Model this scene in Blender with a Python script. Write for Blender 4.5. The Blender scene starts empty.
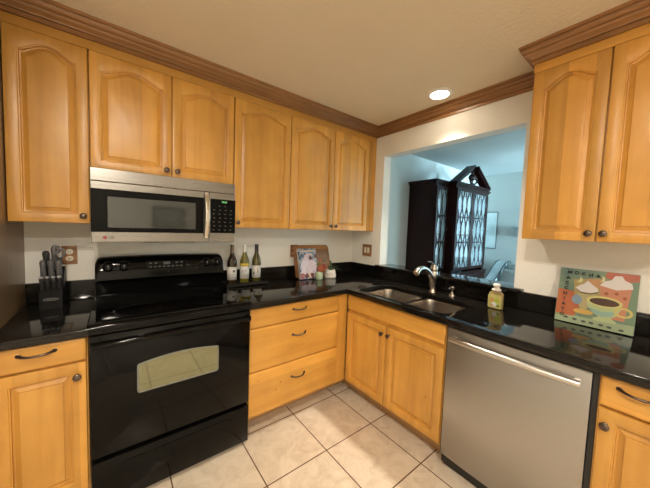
import bpy, bmesh, math, random
from math import pi, sin, cos, radians
from mathutils import Vector, Matrix
random.seed(7)
S = bpy.context.scene
C = S.collection

# ------------------------------------------------------------------ camera
cam_d = bpy.data.cameras.new('camera'); cam = bpy.data.objects.new('camera', cam_d); C.objects.link(cam)
cam_d.sensor_width = 36.0; cam_d.lens = 270.31/650*36.0; cam_d.clip_start = 0.02
R2 = Vector((0.79030883, -0.61170043, 0.03513597)); U2 = Vector((0.00976007, 0.06990645, 0.9975058)); F = Vector((0.61263096, 0.78799471, -0.06121793))
M = Matrix(((R2.x, U2.x, -F.x, -2.11359), (R2.y, U2.y, -F.y, -2.21802), (R2.z, U2.z, -F.z, 1.40301), (0, 0, 0, 1)))
cam.matrix_world = M
S.camera = cam

# ------------------------------------------------------------------ light and exposure
vs = S.view_settings
S.display_settings.display_device = 'sRGB'
vs.view_transform = 'Standard'; vs.look = 'None'; vs.gamma = 1.0; vs.use_curve_mapping = False
vs.exposure = 0.06
W = bpy.data.worlds.new('sky'); S.world = W; W.use_nodes = True
bg = W.node_tree.nodes['Background']; bg.inputs[0].default_value = (0.55, 0.78, 1.0, 1); bg.inputs[1].default_value = 1.0

CEIL = 2.4154
def area(name, loc, rot, sx, sy, power, col, shape='RECTANGLE', spread=180):
    l = bpy.data.lights.new(name, 'AREA'); l.shape = shape; l.size = sx
    if shape == 'RECTANGLE': l.size_y = sy
    l.energy = power; l.color = col; l.spread = radians(spread)
    o = bpy.data.objects.new(name, l); o.location = loc; o.rotation_euler = rot; C.objects.link(o); return o
WARM = (1.0, 0.90, 0.76)
CANS = [(-0.222, -1.092, 9.5), (-2.2, -2.1, 25.0), (-2.4, -3.6, 52.0), (-1.0, -3.9, 5.0)]
for i, (x, y, pw) in enumerate(CANS):
    area('can_light', (x, y, CEIL-0.012), (0, 0, 0), 0.11, 0.11, pw, WARM, 'DISK', 84 if i == 0 else 180)
# daylight through the far dining window, plus added fill from the rear
area('dining_window_daylight', (3.12, -1.85, 1.35), (0, radians(90), 0), 1.5, 1.5, 15.0, (0.55, 0.83, 1.0))
area('dining_rear_fill', (2.3, -6.32, 1.3), (radians(90), 0, 0), 1.2, 1.8, 880.0, (0.48, 0.82, 1.0))  # added fill, out of view, brightens the far dining wall

# ------------------------------------------------------------------ materials
def mat(name, col=(.8, .8, .8), rough=.5, metal=0.0, spec=None, coat=0.0, trans=0.0, emis=None, estr=0.0, alpha=1.0, ior=None):
    m = bpy.data.materials.new(name); m.use_nodes = True
    b = m.node_tree.nodes['Principled BSDF']
    b.inputs['Base Color'].default_value = (*col, 1); b.inputs['Roughness'].default_value = rough; b.inputs['Metallic'].default_value = metal
    if spec is not None: b.inputs['Specular IOR Level'].default_value = spec
    b.inputs['Coat Weight'].default_value = coat; b.inputs['Coat Roughness'].default_value = .08
    b.inputs['Transmission Weight'].default_value = trans; b.inputs['Alpha'].default_value = alpha
    if ior: b.inputs['IOR'].default_value = ior
    if emis: b.inputs['Emission Color'].default_value = (*emis, 1); b.inputs['Emission Strength'].default_value = estr
    return m
def nodes(m):
    t = m.node_tree; return t, t.nodes, t.links, t.nodes['Principled BSDF']
def ramp(N, stops):
    r = N.new('ShaderNodeValToRGB'); e = r.color_ramp.elements
    while len(e) < len(stops): e.new(0.5)
    for k, (p, c) in enumerate(stops): e[k].position = p; e[k].color = (*c, 1)
    return r
def wood(name, c0, c1, c2, horiz=False, stave=0.085, rough=.38, contrast=1.0, knots=True, coat=.25):
    m = mat(name, c1, rough, coat=coat); m.node_tree.nodes['Principled BSDF'].inputs['Coat Roughness'].default_value = .28; t, N, L, b = nodes(m)
    tc = N.new('ShaderNodeTexCoord'); mp = N.new('ShaderNodeMapping')
    mp.inputs['Scale'].default_value = (1.3, 1.3, 14) if horiz else (14, 14, 1.1)
    L.new(tc.outputs['Object'], mp.inputs[0])
    n1 = N.new('ShaderNodeTexNoise'); n1.inputs['Scale'].default_value = 1.0; n1.inputs['Detail'].default_value = 6; n1.inputs['Distortion'].default_value = .6
    L.new(mp.outputs[0], n1.inputs['Vector'])
    r = ramp(N, [(.30, c0), (.5, c1), (.72, c2)]); L.new(n1.outputs['Fac'], r.inputs[0])
    # glued-up staves of slightly different tone
    sp = N.new('ShaderNodeSeparateXYZ'); L.new(tc.outputs['Object'], sp.inputs[0])
    ad = N.new('ShaderNodeMath'); ad.operation = 'ADD'
    if horiz: L.new(sp.outputs[2], ad.inputs[0]); ad.inputs[1].default_value = 0.03
    else: L.new(sp.outputs[0], ad.inputs[0]); L.new(sp.outputs[1], ad.inputs[1])
    dv = N.new('ShaderNodeMath'); dv.operation = 'DIVIDE'; dv.inputs[1].default_value = stave; L.new(ad.outputs[0], dv.inputs[0])
    fl = N.new('ShaderNodeMath'); fl.operation = 'FLOOR'; L.new(dv.outputs[0], fl.inputs[0])
    oi = N.new('ShaderNodeObjectInfo'); a2 = N.new('ShaderNodeMath'); a2.operation = 'ADD'; L.new(fl.outputs[0], a2.inputs[0]); L.new(oi.outputs['Random'], a2.inputs[1])
    wn = N.new('ShaderNodeTexWhiteNoise'); wn.noise_dimensions = '1D'; L.new(a2.outputs[0], wn.inputs['W'])
    # broad blotches of maple
    n2 = N.new('ShaderNodeTexNoise'); n2.inputs['Scale'].default_value = 7; n2.inputs['Detail'].default_value = 3; L.new(tc.outputs['Object'], n2.inputs['Vector'])
    ma = N.new('ShaderNodeMath'); ma.operation = 'MULTIPLY_ADD'; L.new(wn.outputs['Value'], ma.inputs[0]); ma.inputs[1].default_value = .32*contrast; ma.inputs[2].default_value = .69
    mb = N.new('ShaderNodeMath'); mb.operation = 'MULTIPLY_ADD'; L.new(n2.outputs['Fac'], mb.inputs[0]); mb.inputs[1].default_value = .30*contrast; L.new(ma.outputs[0], mb.inputs[2])
    mx = N.new('ShaderNodeMix'); mx.data_type = 'RGBA'; mx.blend_type = 'MULTIPLY'; mx.inputs[0].default_value = 1
    L.new(r.outputs[0], mx.inputs[6]); L.new(mb.outputs[0], mx.inputs[7])
    out = mx.outputs[2]
    if knots:
        v = N.new('ShaderNodeTexVoronoi'); v.inputs['Scale'].default_value = 6.0; L.new(tc.outputs['Object'], v.inputs['Vector'])
        kr = ramp(N, [(.0, (.25, .14, .06)), (.022, (.45, .3, .15)), (.05, (1, 1, 1))]); L.new(v.outputs['Distance'], kr.inputs[0])
        m2 = N.new('ShaderNodeMix'); m2.data_type = 'RGBA'; m2.blend_type = 'MULTIPLY'; m2.inputs[0].default_value = .75
        L.new(out, m2.inputs[6]); L.new(kr.outputs[0], m2.inputs[7]); out = m2.outputs[2]
    L.new(out, b.inputs['Base Color'])
    bp = N.new('ShaderNodeBump'); bp.inputs['Strength'].default_value = .05; bp.inputs['Distance'].default_value = .002
    L.new(n1.outputs['Fac'], bp.inputs['Height']); L.new(bp.outputs[0], b.inputs['Normal'])
    return m
def noisy(name, c0, c1, scale, rough=.5, bump=0.0, bscale=None, **k):
    m = mat(name, c0, rough, **k); t, N, L, b = nodes(m)
    tc = N.new('ShaderNodeTexCoord')
    n = N.new('ShaderNodeTexNoise'); n.inputs['Scale'].default_value = scale; n.inputs['Detail'].default_value = 5; L.new(tc.outputs['Object'], n.inputs['Vector'])
    r = ramp(N, [(.35, c0), (.65, c1)]); L.new(n.outputs['Fac'], r.inputs[0]); L.new(r.outputs[0], b.inputs['Base Color'])
    if bump:
        n2 = N.new('ShaderNodeTexNoise'); n2.inputs['Scale'].default_value = bscale or scale; n2.inputs['Detail'].default_value = 4; L.new(tc.outputs['Object'], n2.inputs['Vector'])
        bp = N.new('ShaderNodeBump'); bp.inputs['Strength'].default_value = bump; bp.inputs['Distance'].default_value = .004
        L.new(n2.outputs['Fac'], bp.inputs['Height']); L.new(bp.outputs[0], b.inputs['Normal'])
    return m
MAPLE = wood('maple', (.53, .255, .046), (.61, .305, .057), (.67, .36, .078), stave=.1)
MAPLE_H = wood('maple_drawer', (.53, .255, .046), (.61, .305, .057), (.67, .36, .078), horiz=True, stave=.4)
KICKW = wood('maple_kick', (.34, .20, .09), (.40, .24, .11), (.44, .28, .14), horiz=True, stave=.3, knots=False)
CROWN = wood('crown_wood', (.22, .098, .034), (.29, .138, .049), (.35, .175, .066), horiz=True, stave=.5, rough=.35, knots=False)
BOARDW = wood('walnut_board', (.20, .085, .025), (.27, .12, .038), (.33, .155, .05), horiz=True, stave=.06, knots=False)
PLATEW = wood('plate_wood', (.20, .085, .03), (.27, .12, .042), (.33, .155, .058), horiz=True, stave=.5, knots=False)
MAHOG = wood('mahogany', (.009, .0022, .002), (.016, .0036, .003), (.024, .006, .0045), stave=.3, rough=.3, knots=False, coat=0)
MAHOG.node_tree.nodes['Principled BSDF'].inputs['Specular IOR Level'].default_value = .22
WALL = noisy('wall_paint', (.80, .785, .73), (.82, .805, .75), 3, .75, .35, 130)
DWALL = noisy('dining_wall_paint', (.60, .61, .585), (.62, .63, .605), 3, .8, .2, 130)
CEILM = noisy('ceiling_paint', (.78, .67, .50), (.80, .69, .52), 3, .85, .8, 55)
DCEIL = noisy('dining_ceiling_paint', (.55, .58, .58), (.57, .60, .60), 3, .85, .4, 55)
WHITE = mat('white_paint', (.72, .68, .60), .45)
def granite():
    m = mat('black_granite', (.01, .01, .01), .08, spec=.36); t, N, L, b = nodes(m)
    tc = N.new('ShaderNodeTexCoord')
    v = N.new('ShaderNodeTexVoronoi'); v.inputs['Scale'].default_value = 260; L.new(tc.outputs['Object'], v.inputs['Vector'])
    n = N.new('ShaderNodeTexNoise'); n.inputs['Scale'].default_value = 140; n.inputs['Detail'].default_value = 6; L.new(tc.outputs['Object'], n.inputs['Vector'])
    r1 = ramp(N, [(.45, (.006, .0055, .005)), (.64, (.014, .012, .010)), (.80, (.04, .032, .024))]); L.new(n.outputs['Fac'], r1.inputs[0])
    r2 = ramp(N, [(.0, (.9, .9, .9)), (1, (.3, .3, .3))]); L.new(v.outputs['Color'], r2.inputs[0])
    mx = N.new('ShaderNodeMix'); mx.data_type = 'RGBA'; mx.blend_type = 'MULTIPLY'; mx.inputs[0].default_value = .7
    L.new(r1.outputs[0], mx.inputs[6]); L.new(r2.outputs[0], mx.inputs[7]); L.new(mx.outputs[2], b.inputs['Base Color'])
    return m
GRAN = granite()
def steel(name, col=(.56, .55, .53), rough=.30, horiz=True):
    m = mat(name, col, rough, metal=1.0); t, N, L, b = nodes(m)
    tc = N.new('ShaderNodeTexCoord'); mp = N.new('ShaderNodeMapping'); mp.inputs['Scale'].default_value = (1.5, 1.5, 420) if horiz else (300, 300, 1.5)
    L.new(tc.outputs['Object'], mp.inputs[0])
    n = N.new('ShaderNodeTexNoise'); n.inputs['Scale'].default_value = 1; n.inputs['Detail'].default_value = 3; L.new(mp.outputs[0], n.inputs['Vector'])
    mr = N.new('ShaderNodeMapRange'); mr.inputs[3].default_value = rough-.05; mr.inputs[4].default_value = rough+.08
    L.new(n.outputs['Fac'], mr.inputs[0]); L.new(mr.outputs[0], b.inputs['Roughness'])
    bp = N.new('ShaderNodeBump'); bp.inputs['Strength'].default_value = .04; bp.inputs['Distance'].default_value = .001
    L.new(n.outputs['Fac'], bp.inputs['Height']); L.new(bp.outputs[0], b.inputs['Normal'])
    return m
STEEL = steel('brushed_steel', (.27, .26, .245), .24)
STEELV = steel('brushed_steel_door', (.42, .41, .395), .34, True)
SATIN = mat('satin_steel', (.62, .59, .54), .22, metal=1)
SINKM = mat('sink_steel', (.44, .39, .34), .24, metal=1)
NICKEL = mat('brushed_nickel', (.55, .50, .44), .25, metal=1)
BRONZE = mat('dark_bronze', (.12, .09, .075), .28, metal=.9)
BLK = mat('black_enamel', (.003, .003, .003), .08, spec=.16)
BLKM = mat('black_matte', (.012, .012, .012), .45)
BLKG = mat('black_glass', (.003, .003, .003), .03, spec=.10)
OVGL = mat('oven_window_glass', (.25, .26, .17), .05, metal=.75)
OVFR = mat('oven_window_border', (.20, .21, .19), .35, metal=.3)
MWGL = mat('microwave_window_glass', (.038, .042, .038), .06, spec=.7)
GREYP = mat('grey_print', (.28, .28, .27), .5)
DIMP = mat('dim_print', (.05, .05, .05), .5)
GREEN_LED = mat('green_digits', (.05, .2, .05), .5, emis=(.35, 1.0, .35), estr=.7)
DIM_LED = mat('dim_digits', (.05, .06, .06), .5, emis=(.5, .6, .6), estr=.12)
CREAM = mat('cream_plastic', (.72, .66, .52), .35)
LENS = mat('can_lens', (1, .95, .85), .4, emis=(1.0, .86, .66), estr=36.0)
def floor_mat():
    m = mat('floor_tile', (.6, .5, .4), .3); t, N, L, b = nodes(m)
    tc = N.new('ShaderNodeTexCoord'); mp = N.new('ShaderNodeMapping'); mp.inputs['Location'].default_value = (.667+.4065*20, .563+.407*20, 0)
    L.new(tc.outputs['Object'], mp.inputs[0])
    br = N.new('ShaderNodeTexBrick'); br.offset = 0; br.squash = 1
    br.inputs['Scale'].default_value = 1; br.inputs['Brick Width'].default_value = .4065; br.inputs['Row Height'].default_value = .407
    br.inputs['Mortar Size'].default_value = .0035; br.inputs['Mortar Smooth'].default_value = .1; br.inputs['Bias'].default_value = 0
    br.inputs['Color1'].default_value = (.95, .95, .95, 1); br.inputs['Color2'].default_value = (1.0, 1.0, 1.0, 1); br.inputs['Mortar'].default_value = (0, 0, 0, 1)
    L.new(mp.outputs[0], br.inputs['Vector'])
    n = N.new('ShaderNodeTexNoise'); n.inputs['Scale'].default_value = 9; n.inputs['Detail'].default_value = 9; n.inputs['Distortion'].default_value = 1.2; n.inputs['Roughness'].default_value = .65
    L.new(tc.outputs['Object'], n.inputs['Vector'])
    r = ramp(N, [(.32, (.60, .50, .38)), (.5, (.71, .61, .485)), (.68, (.78, .69, .56))]); L.new(n.outputs['Fac'], r.inputs[0])
    mu = N.new('ShaderNodeMix'); mu.data_type = 'RGBA'; mu.blend_type = 'MULTIPLY'; mu.inputs[0].default_value = 1; L.new(r.outputs[0], mu.inputs[6]); L.new(br.outputs['Color'], mu.inputs[7])
    mx = N.new('ShaderNodeMix'); mx.data_type = 'RGBA'; L.new(br.outputs['Fac'], mx.inputs[0]); L.new(mu.outputs[2], mx.inputs[6]); mx.inputs[7].default_value = (.12, .06, .028, 1)
    L.new(mx.outputs[2], b.inputs['Base Color'])
    mr = N.new('ShaderNodeMapRange'); mr.inputs[3].default_value = .28; mr.inputs[4].default_value = .9; L.new(br.outputs['Fac'], mr.inputs[0]); L.new(mr.outputs[0], b.inputs['Roughness'])
    bp = N.new('ShaderNodeBump'); bp.invert = True; bp.inputs['Strength'].default_value = .6; bp.inputs['Distance'].default_value = .002
    L.new(br.outputs['Fac'], bp.inputs['Height']); L.new(bp.outputs[0], b.inputs['Normal'])
    return m
FLOORM = floor_mat()

# ------------------------------------------------------------------ helpers
def thing(name, label, cat, loc=(0, 0, 0), group=None):
    o = bpy.data.objects.new(name, None); C.objects.link(o); o.location = loc; o.empty_display_size = .05
    o['label'] = label; o['category'] = cat
    if group: o['group'] = group
    return o
def tag(o, label, cat, group=None):
    o['label'] = label; o['category'] = cat
    if group: o['group'] = group
    return o
def origin(o):
    v = Vector((0, 0, 0))
    while o is not None: v += o.location; o = o.parent
    return v
def obj(name, bm, m, parent=None, loc=None, smooth=False, label=None, ang=None):
    """bm is in world coordinates; origin goes to parent's origin (parts) or loc."""
    base = origin(parent) if parent else Vector(loc or (0, 0, 0))
    bmesh.ops.recalc_face_normals(bm, faces=bm.faces[:])
    bmesh.ops.translate(bm, verts=bm.verts, vec=-base)
    me = bpy.data.meshes.new(name)
    if smooth:
        for f in bm.faces: f.smooth = True
        for e in bm.edges:
            if len(e.link_faces) == 2 and e.calc_face_angle(0) > (ang or radians(40)): e.smooth = False
    bm.to_mesh(me); bm.free()
    for x in (m if isinstance(m, (list, tuple)) else [m]): me.materials.append(x)
    o = bpy.data.objects.new(name, me); C.objects.link(o)
    if parent: o.parent = parent
    else: o.location = base
    if label: o['label'] = label
    return o
def struct(name, bm, m, loc=None, **k):
    o = obj(name, bm, m, None, loc, **k); o['kind'] = 'structure'; return o
def box(bm, x0, x1, y0, y1, z0, z1, bev=0, mi=0, seg=2):
    x0, x1 = min(x0, x1), max(x0, x1); y0, y1 = min(y0, y1), max(y0, y1); z0, z1 = min(z0, z1), max(z0, z1)
    vs_ = [bm.verts.new(p) for p in ((x0, y0, z0), (x1, y0, z0), (x1, y1, z0), (x0, y1, z0), (x0, y0, z1), (x1, y0, z1), (x1, y1, z1), (x0, y1, z1))]
    fs = [bm.faces.new([vs_[i] for i in q]) for q in ((0, 3, 2, 1), (4, 5, 6, 7), (0, 1, 5, 4), (1, 2, 6, 5), (2, 3, 7, 6), (3, 0, 4, 7))]
    for f in fs: f.material_index = mi
    if bev:
        es = list({e for f in fs for e in f.edges})
        r = bmesh.ops.bevel(bm, geom=es, offset=bev, segments=seg, profile=.5, affect='EDGES')
        for f in r['faces']: f.material_index = mi
    return vs_
def B(*a, **k):
    bm = bmesh.new(); box(bm, *a, **k); return bm
def loops(bm, rings, cap0=False, cap1=False, closed=True, mi=0):
    R = [[bm.verts.new(p) for p in r] for r in rings]; n = len(R[0]); out = []
    for a, b in zip(R, R[1:]):
        for i in range(n if closed else n-1):
            j = (i+1) % n
            out.append(bm.faces.new((a[i], a[j], b[j], b[i])))
    if cap0: out.append(bm.faces.new(R[0][::-1]))
    if cap1: out.append(bm.faces.new(R[-1]))
    for f in out: f.material_index = mi
    return R
def lathe(bm, prof, c, axis='z', n=24, ax=None, mi=0):
    """prof: (r, h). axis direction vector ax (default z) from centre c."""
    a = Vector(ax if ax else {'x': (1, 0, 0), 'y': (0, 1, 0), 'z': (0, 0, 1)}[axis]).normalized()
    t = Vector((1, 0, 0)) if abs(a.x) < .8 else Vector((0, 1, 0))
    u = a.cross(t).normalized(); v = a.cross(u); c = Vector(c)
    rings = []
    for r, h in prof:
        r = max(r, 1e-4)
        rings.append([c + a*h + (u*cos(2*pi*i/n) + v*sin(2*pi*i/n))*r for i in range(n)])
    loops(bm, rings, True, True, mi=mi); return bm
def L_(prof, c, **k):
    bm = bmesh.new(); return lathe(bm, prof, c, **k)
def tube(bm, pts, rad, n=12, flat=1.0, up=Vector((0, 0, 1)), mi=0):
    pts = [Vector(p) for p in pts]; rings = []
    for i, p in enumerate(pts):
        d = (pts[min(i+1, len(pts)-1)] - pts[max(i-1, 0)]).normalized()
        s = d.cross(up)
        if s.length < .05: s = d.cross(Vector((1, 0, 0)))
        s.normalize(); w = s.cross(d)
        r = rad[i] if isinstance(rad, (list, tuple)) else rad
        rings.append([p + s*cos(2*pi*k/n)*r + w*sin(2*pi*k/n)*r*flat for k in range(n)])
    loops(bm, rings, True, True, mi=mi); return bm
def spline(ctrl, n=8):
    P = [Vector(p) for p in ctrl]; P = [P[0]*2-P[1]] + P + [P[-1]*2-P[-2]]; out = []
    for i in range(1, len(P)-2):
        for k in range(n):
            t = k/n; a, b, c, d = P[i-1:i+3]
            out.append(.5*((2*b)+(-a+c)*t+(2*a-5*b+4*c-d)*t*t+(-a+3*b-3*c+d)*t**3))
    out.append(P[-2]); return out
def prism(bm, poly, f, d0, d1, mi=0, bev=0):
    """poly: list of (a,b); f(a,b,d)->world"""
    r = loops(bm, [[f(a, b, d0) for a, b in poly], [f(a, b, d1) for a, b in poly]], True, True, mi=mi)
    if bev:
        es = [e for ring in r for e in {e for v in ring for e in v.link_edges} if e.verts[0] in ring and e.verts[1] in ring]
        bmesh.ops.bevel(bm, geom=list(set(es)), offset=bev, segments=2, profile=.5, affect='EDGES')
    return bm
def P_(*a, **k):
    bm = bmesh.new(); return prism(bm, *a, **k)
def rrect(a0, a1, b0, b1, r, n=5):
    out = []
    for cx, cy, s in ((a1-r, b1-r, 0), (a0+r, b1-r, 1), (a0+r, b0+r, 2), (a1-r, b0+r, 3)):
        for k in range(n+1):
            t = (s + k/n)*pi/2; out.append((cx+r*cos(t), cy+r*sin(t)))
    return out
FA = lambda y0: (lambda u, z, n: Vector((u, y0-n, z)))          # faces towards -y, u = x
FB = lambda x0: (lambda u, z, n: Vector((x0-n, -u, z)))         # faces towards -x, u = -y
def curve_mesh(polys, d0, d1, f, holes=()):
    """flat region with holes, filled and given thickness"""
    bm = bmesh.new(); es = []
    for ring in list(polys)+list(holes):
        v = [bm.verts.new((a, b, 0)) for a, b in ring]
        es += [bm.edges.new((v[i], v[(i+1) % len(v)])) for i in range(len(v))]
    bmesh.ops.triangle_fill(bm, use_beauty=True, use_dissolve=False, edges=es, normal=(0, 0, 1))
    g = bmesh.ops.extrude_face_region(bm, geom=bm.faces[:])
    for v in g['geom']:
        if isinstance(v, bmesh.types.BMVert): v.co.z = 1
    for v in bm.verts:
        v.co = f(v.co.x, v.co.y, d0 if v.co.z < .5 else d1)
    return bm
def text_bm(txt, size, f, depth=.0006, bold=0.0, cx=0, cz=0):
    cu = bpy.data.curves.new('t', 'FONT'); cu.body = txt; cu.size = size; cu.align_x = 'CENTER'; cu.align_y = 'CENTER'; cu.offset = bold; cu.resolution_u = 3
    o = bpy.data.objects.new('t', cu); C.objects.link(o); bpy.context.view_layer.update()
    me = bpy.data.meshes.new_from_object(o.evaluated_get(bpy.context.evaluated_depsgraph_get()))
    bpy.data.objects.remove(o); bm = bmesh.new(); bm.from_mesh(me); bpy.data.meshes.remove(me)
    g = bmesh.ops.extrude_face_region(bm, geom=bm.faces[:])
    for v in g['geom']:
        if isinstance(v, bmesh.types.BMVert): v.co.z += 1
    for v in bm.verts: v.co = f(cx+v.co.x, cz+v.co.y, depth*v.co.z)
    return bm

# ------------------------------------------------------------------ setting
KX0, KX1, KY0, KY1 = -3.5, 0.0, -4.6, 0.0
DX1, DY0 = 3.1, -6.3
struct('floor', B(KX0-.1, DX1+.1, DY0-.1, .1, -.06, 0), FLOORM)
struct('ceiling', B(KX0-.1, .06, KY0-.1, .1, CEIL, CEIL+.08), CEILM)
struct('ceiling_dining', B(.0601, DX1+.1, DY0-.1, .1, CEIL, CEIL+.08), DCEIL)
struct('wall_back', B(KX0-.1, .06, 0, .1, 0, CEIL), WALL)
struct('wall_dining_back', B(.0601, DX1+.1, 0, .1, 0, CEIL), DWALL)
OY0, OY1, OZ0, OZ1 = -.41, -1.583, 1.018, 2.1266
def wall_open(x0, x1, ):
    bm = bmesh.new()
    box(bm, x0, x1, 0, OY0, 0, CEIL); box(bm, x0, x1, OY1, KY0, 0, CEIL)
    box(bm, x0, x1, OY0, OY1, 0, OZ0); box(bm, x0, x1, OY0, OY1, OZ1, CEIL); return bm
struct('wall_right', wall_open(0, .10), WALL)
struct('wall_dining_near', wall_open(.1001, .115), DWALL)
struct('wall_left', B(KX0-.1, KX0, KY0, 0, 0, CEIL), WALL)
struct('wall_front', B(KX0, 0, KY0-.1, KY0, 0, CEIL), WALL)
# dining room far wall with its window (outside the view, seen in the cabinet glass)
bm = bmesh.new()
fy0, fy1, fz0, fz1 = -2.6, -1.1, .6, 2.1
box(bm, DX1, DX1+.1, fy1, 0, 0, CEIL); box(bm, DX1, DX1+.1, DY0-.1, fy0, 0, CEIL); box(bm, DX1, DX1+.1, fy0, fy1, 0, fz0); box(bm, DX1, DX1+.1, fy0, fy1, fz1, CEIL)
struct('wall_dining_far', bm, DWALL)
bm = bmesh.new()
for k in range(4):
    y = fy0 + (fy1-fy0)*k/3; box(bm, DX1-.01, DX1+.05, y-.02, y+.02, fz0, fz1)
for z in (fz0+.02, (fz0+fz1)/2, fz1-.02): box(bm, DX1-.01, DX1+.05, fy0, fy1, z-.02, z+.02)
struct('window_1', bm, WHITE)
bm = bmesh.new()
gx0, gx1, gz0, gz1 = 1.7, 2.9, .4, 2.2
box(bm, .115, gx0, DY0-.1, DY0, 0, CEIL); box(bm, gx1, DX1, DY0-.1, DY0, 0, CEIL); box(bm, gx0, gx1, DY0-.1, DY0, 0, gz0); box(bm, gx0, gx1, DY0-.1, DY0, gz1, CEIL)
struct('wall_dining_front', bm, DWALL)
bm = bmesh.new()
for k in range(3):
    x = gx0+.02+(gx1-gx0-.04)*k/2; box(bm, x-.02, x+.02, DY0-.015, DY0+.01, gz0, gz1)
for z in (gz0+.02, gz1-.02): box(bm, gx0, gx1, DY0-.015, DY0+.01, z-.02, z+.02)
struct('added_window', bm, WHITE)  # unseen frame added around the rear fill light
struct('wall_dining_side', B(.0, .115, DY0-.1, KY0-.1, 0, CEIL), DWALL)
struct('added_light_block', B(.116, 1.9, -3.1, -3.0, 0, CEIL), DWALL)  # added out of view to keep the rear fill off the wall beside the cabinet

# crown moulding, one mitred sweep
ZCB = 2.3225; KA = -.304
prof = [(0.0, ZCB), (.010, ZCB), (.011, ZCB+.017), (.003, ZCB+.0185), (.003, ZCB+.024), (.012, ZCB+.026), (.014, ZCB+.031), (.022, ZCB+.036), (.034, ZCB+.042), (.038, ZCB+.048), (.032, ZCB+.050), (.033, ZCB+.054), (.044, ZCB+.057), (.052, ZCB+.063), (.055, ZCB+.071), (.050, ZCB+.075), (.051, ZCB+.078), (.060, ZCB+.080), (.062, CEIL-.0005), (0.0, CEIL-.0005)]
path = [(-2.53, KA), (0, KA), (0, -1.689), (KA, -1.689), (KA, -2.30)]
def sweep(path, prof):
    bm = bmesh.new(); rings = []; P = [Vector(p) for p in path]
    def nrm(a, b): d = (b-a).normalized(); return Vector((d.y, -d.x))
    for i, p in enumerate(P):
        n0 = nrm(P[i-1], p) if i else nrm(p, P[1]); n1 = nrm(p, P[i+1]) if i < len(P)-1 else n0
        m = (n0+n1); m = m/(m.dot(n0)) if m.length > 1e-6 else n0
        rings.append([(p.x+m.x*o, p.y+m.y*o, z) for o, z in prof])
    loops(bm, rings, True, True); return bm
# the crown runs: along the range-wall cabinets, then the wall above the opening, then round the right-hand cabinet
struct('trim_1', sweep(path, prof), CROWN)

# ------------------------------------------------------------------ cabinet fronts
def knob(parent, f, u, z, n0):
    c = f(u, z, n0); d = (f(u, z, n0+1)-c)
    o = obj('knob', L_([(.009, -.001), (.009, .002), (.0055, .005), (.0055, .012), (.013, .016), (.0155, .020), (.0150, .024), (.010, .0275), (.004, .0285)], c, ax=d, n=20), BRONZE, parent, smooth=True)
    return o
def pull(parent, f, u, z, n0, half=.054):
    bm = bmesh.new(); pts = []
    for k in range(17):
        t = k/16*2-1; pts.append(f(u+t*half, z - .004*(1-t*t), n0 + .026*(1-abs(t)**3.2)))
    rad = [.0048 + .0025*abs(k/16*2-1)**4 for k in range(17)]
    tube(bm, pts, rad, n=10)
    for s in (-1, 1):
        c = f(u+s*half, z, n0-.001); lathe(bm, [(.009, 0), (.009, .002), (.006, .004)], c, ax=f(u, z, 1)-f(u, z, 0), n=14)
    return obj('pull', bm, BRONZE, parent, smooth=True)
def door_bm(f, u0, u1, z0, z1, arch=0.0, fr=.052, th=.02, n0=0.0):
    NB, NS, NT = 6, 6, 24
    def ring(i, arc, n, top_in=None):
        a0, a1, b0, b1 = u0+i, u1-i, z0+i, z1-(i if top_in is None else top_in)
        pts = []
        for k in range(NB): pts.append((a0+(a1-a0)*k/NB, b0))
        def arcz(t):
            if not arc: return 0
            s = (t-.04)/.92
            return 0 if s <= 0 or s >= 1 else arc*(.5-.5*cos(2*pi*s))**.62
        zs = b1-arc
        for k in range(NS): pts.append((a1, b0+(zs-b0)*k/NS))
        for k in range(NT): t = 1-k/NT; pts.append((a0+(a1-a0)*t, zs+arcz(t)))
        for k in range(NS): pts.append((a0, zs-(zs-b0)*k/NS))
        return [f(u, z, n0+n) for u, z in pts]
    bm = bmesh.new()
    loops(bm, [ring(0, 0, 0), ring(0, 0, th-.004), ring(.0015, 0, th-.001), ring(.005, 0, th),
               ring(fr-.003, arch, th), ring(fr, arch, th-.0012), ring(fr+.002, arch, th-.0045), ring(fr+.005, arch, th-.0050), ring(fr+.007, arch, th-.0150), ring(fr+.012, arch, th-.0165),
               ring(fr+.030, arch, th-.0095), ring(fr+.0305, arch, th-.0035), ring(fr+.034, arch, th-.0030)], True, True)
    return bm
def door(parent, f, u0, u1, z0, z1, kn=None, arch=0.0, fr=.052, name='door', n0=.0005):
    g = .0026
    d = obj(name, door_bm(f, u0+g, u1-g, z0, z1, arch, fr, n0=n0), MAPLE, parent, smooth=True, ang=radians(25))
    if kn: knob(d, f, kn[0], kn[1], .0205+n0-.0005)
    return d
def drawer(parent, f, u0, u1, z0, z1, pl=None, name='drawer', kn=None, n0=.0005):
    bm = bmesh.new(); g = .0015
    a = rrect(u0+g, u1-g, z0, z1, .003, 2)
    rings = [[f(u, z, n) for u, z in rrect(u0+g+i, u1-g-i, z0+i, z1-i, .003, 2)] for i, n in ((0, n0), (0, .014), (.0015, .0175), (.005, .0198), (.010, .0200))]
    loops(bm, rings, True, True)
    d = obj(name, bm, MAPLE_H, parent, smooth=True, ang=radians(30))
    if pl: pull(d, f, pl[0], pl[1], .020)
    return d

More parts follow.
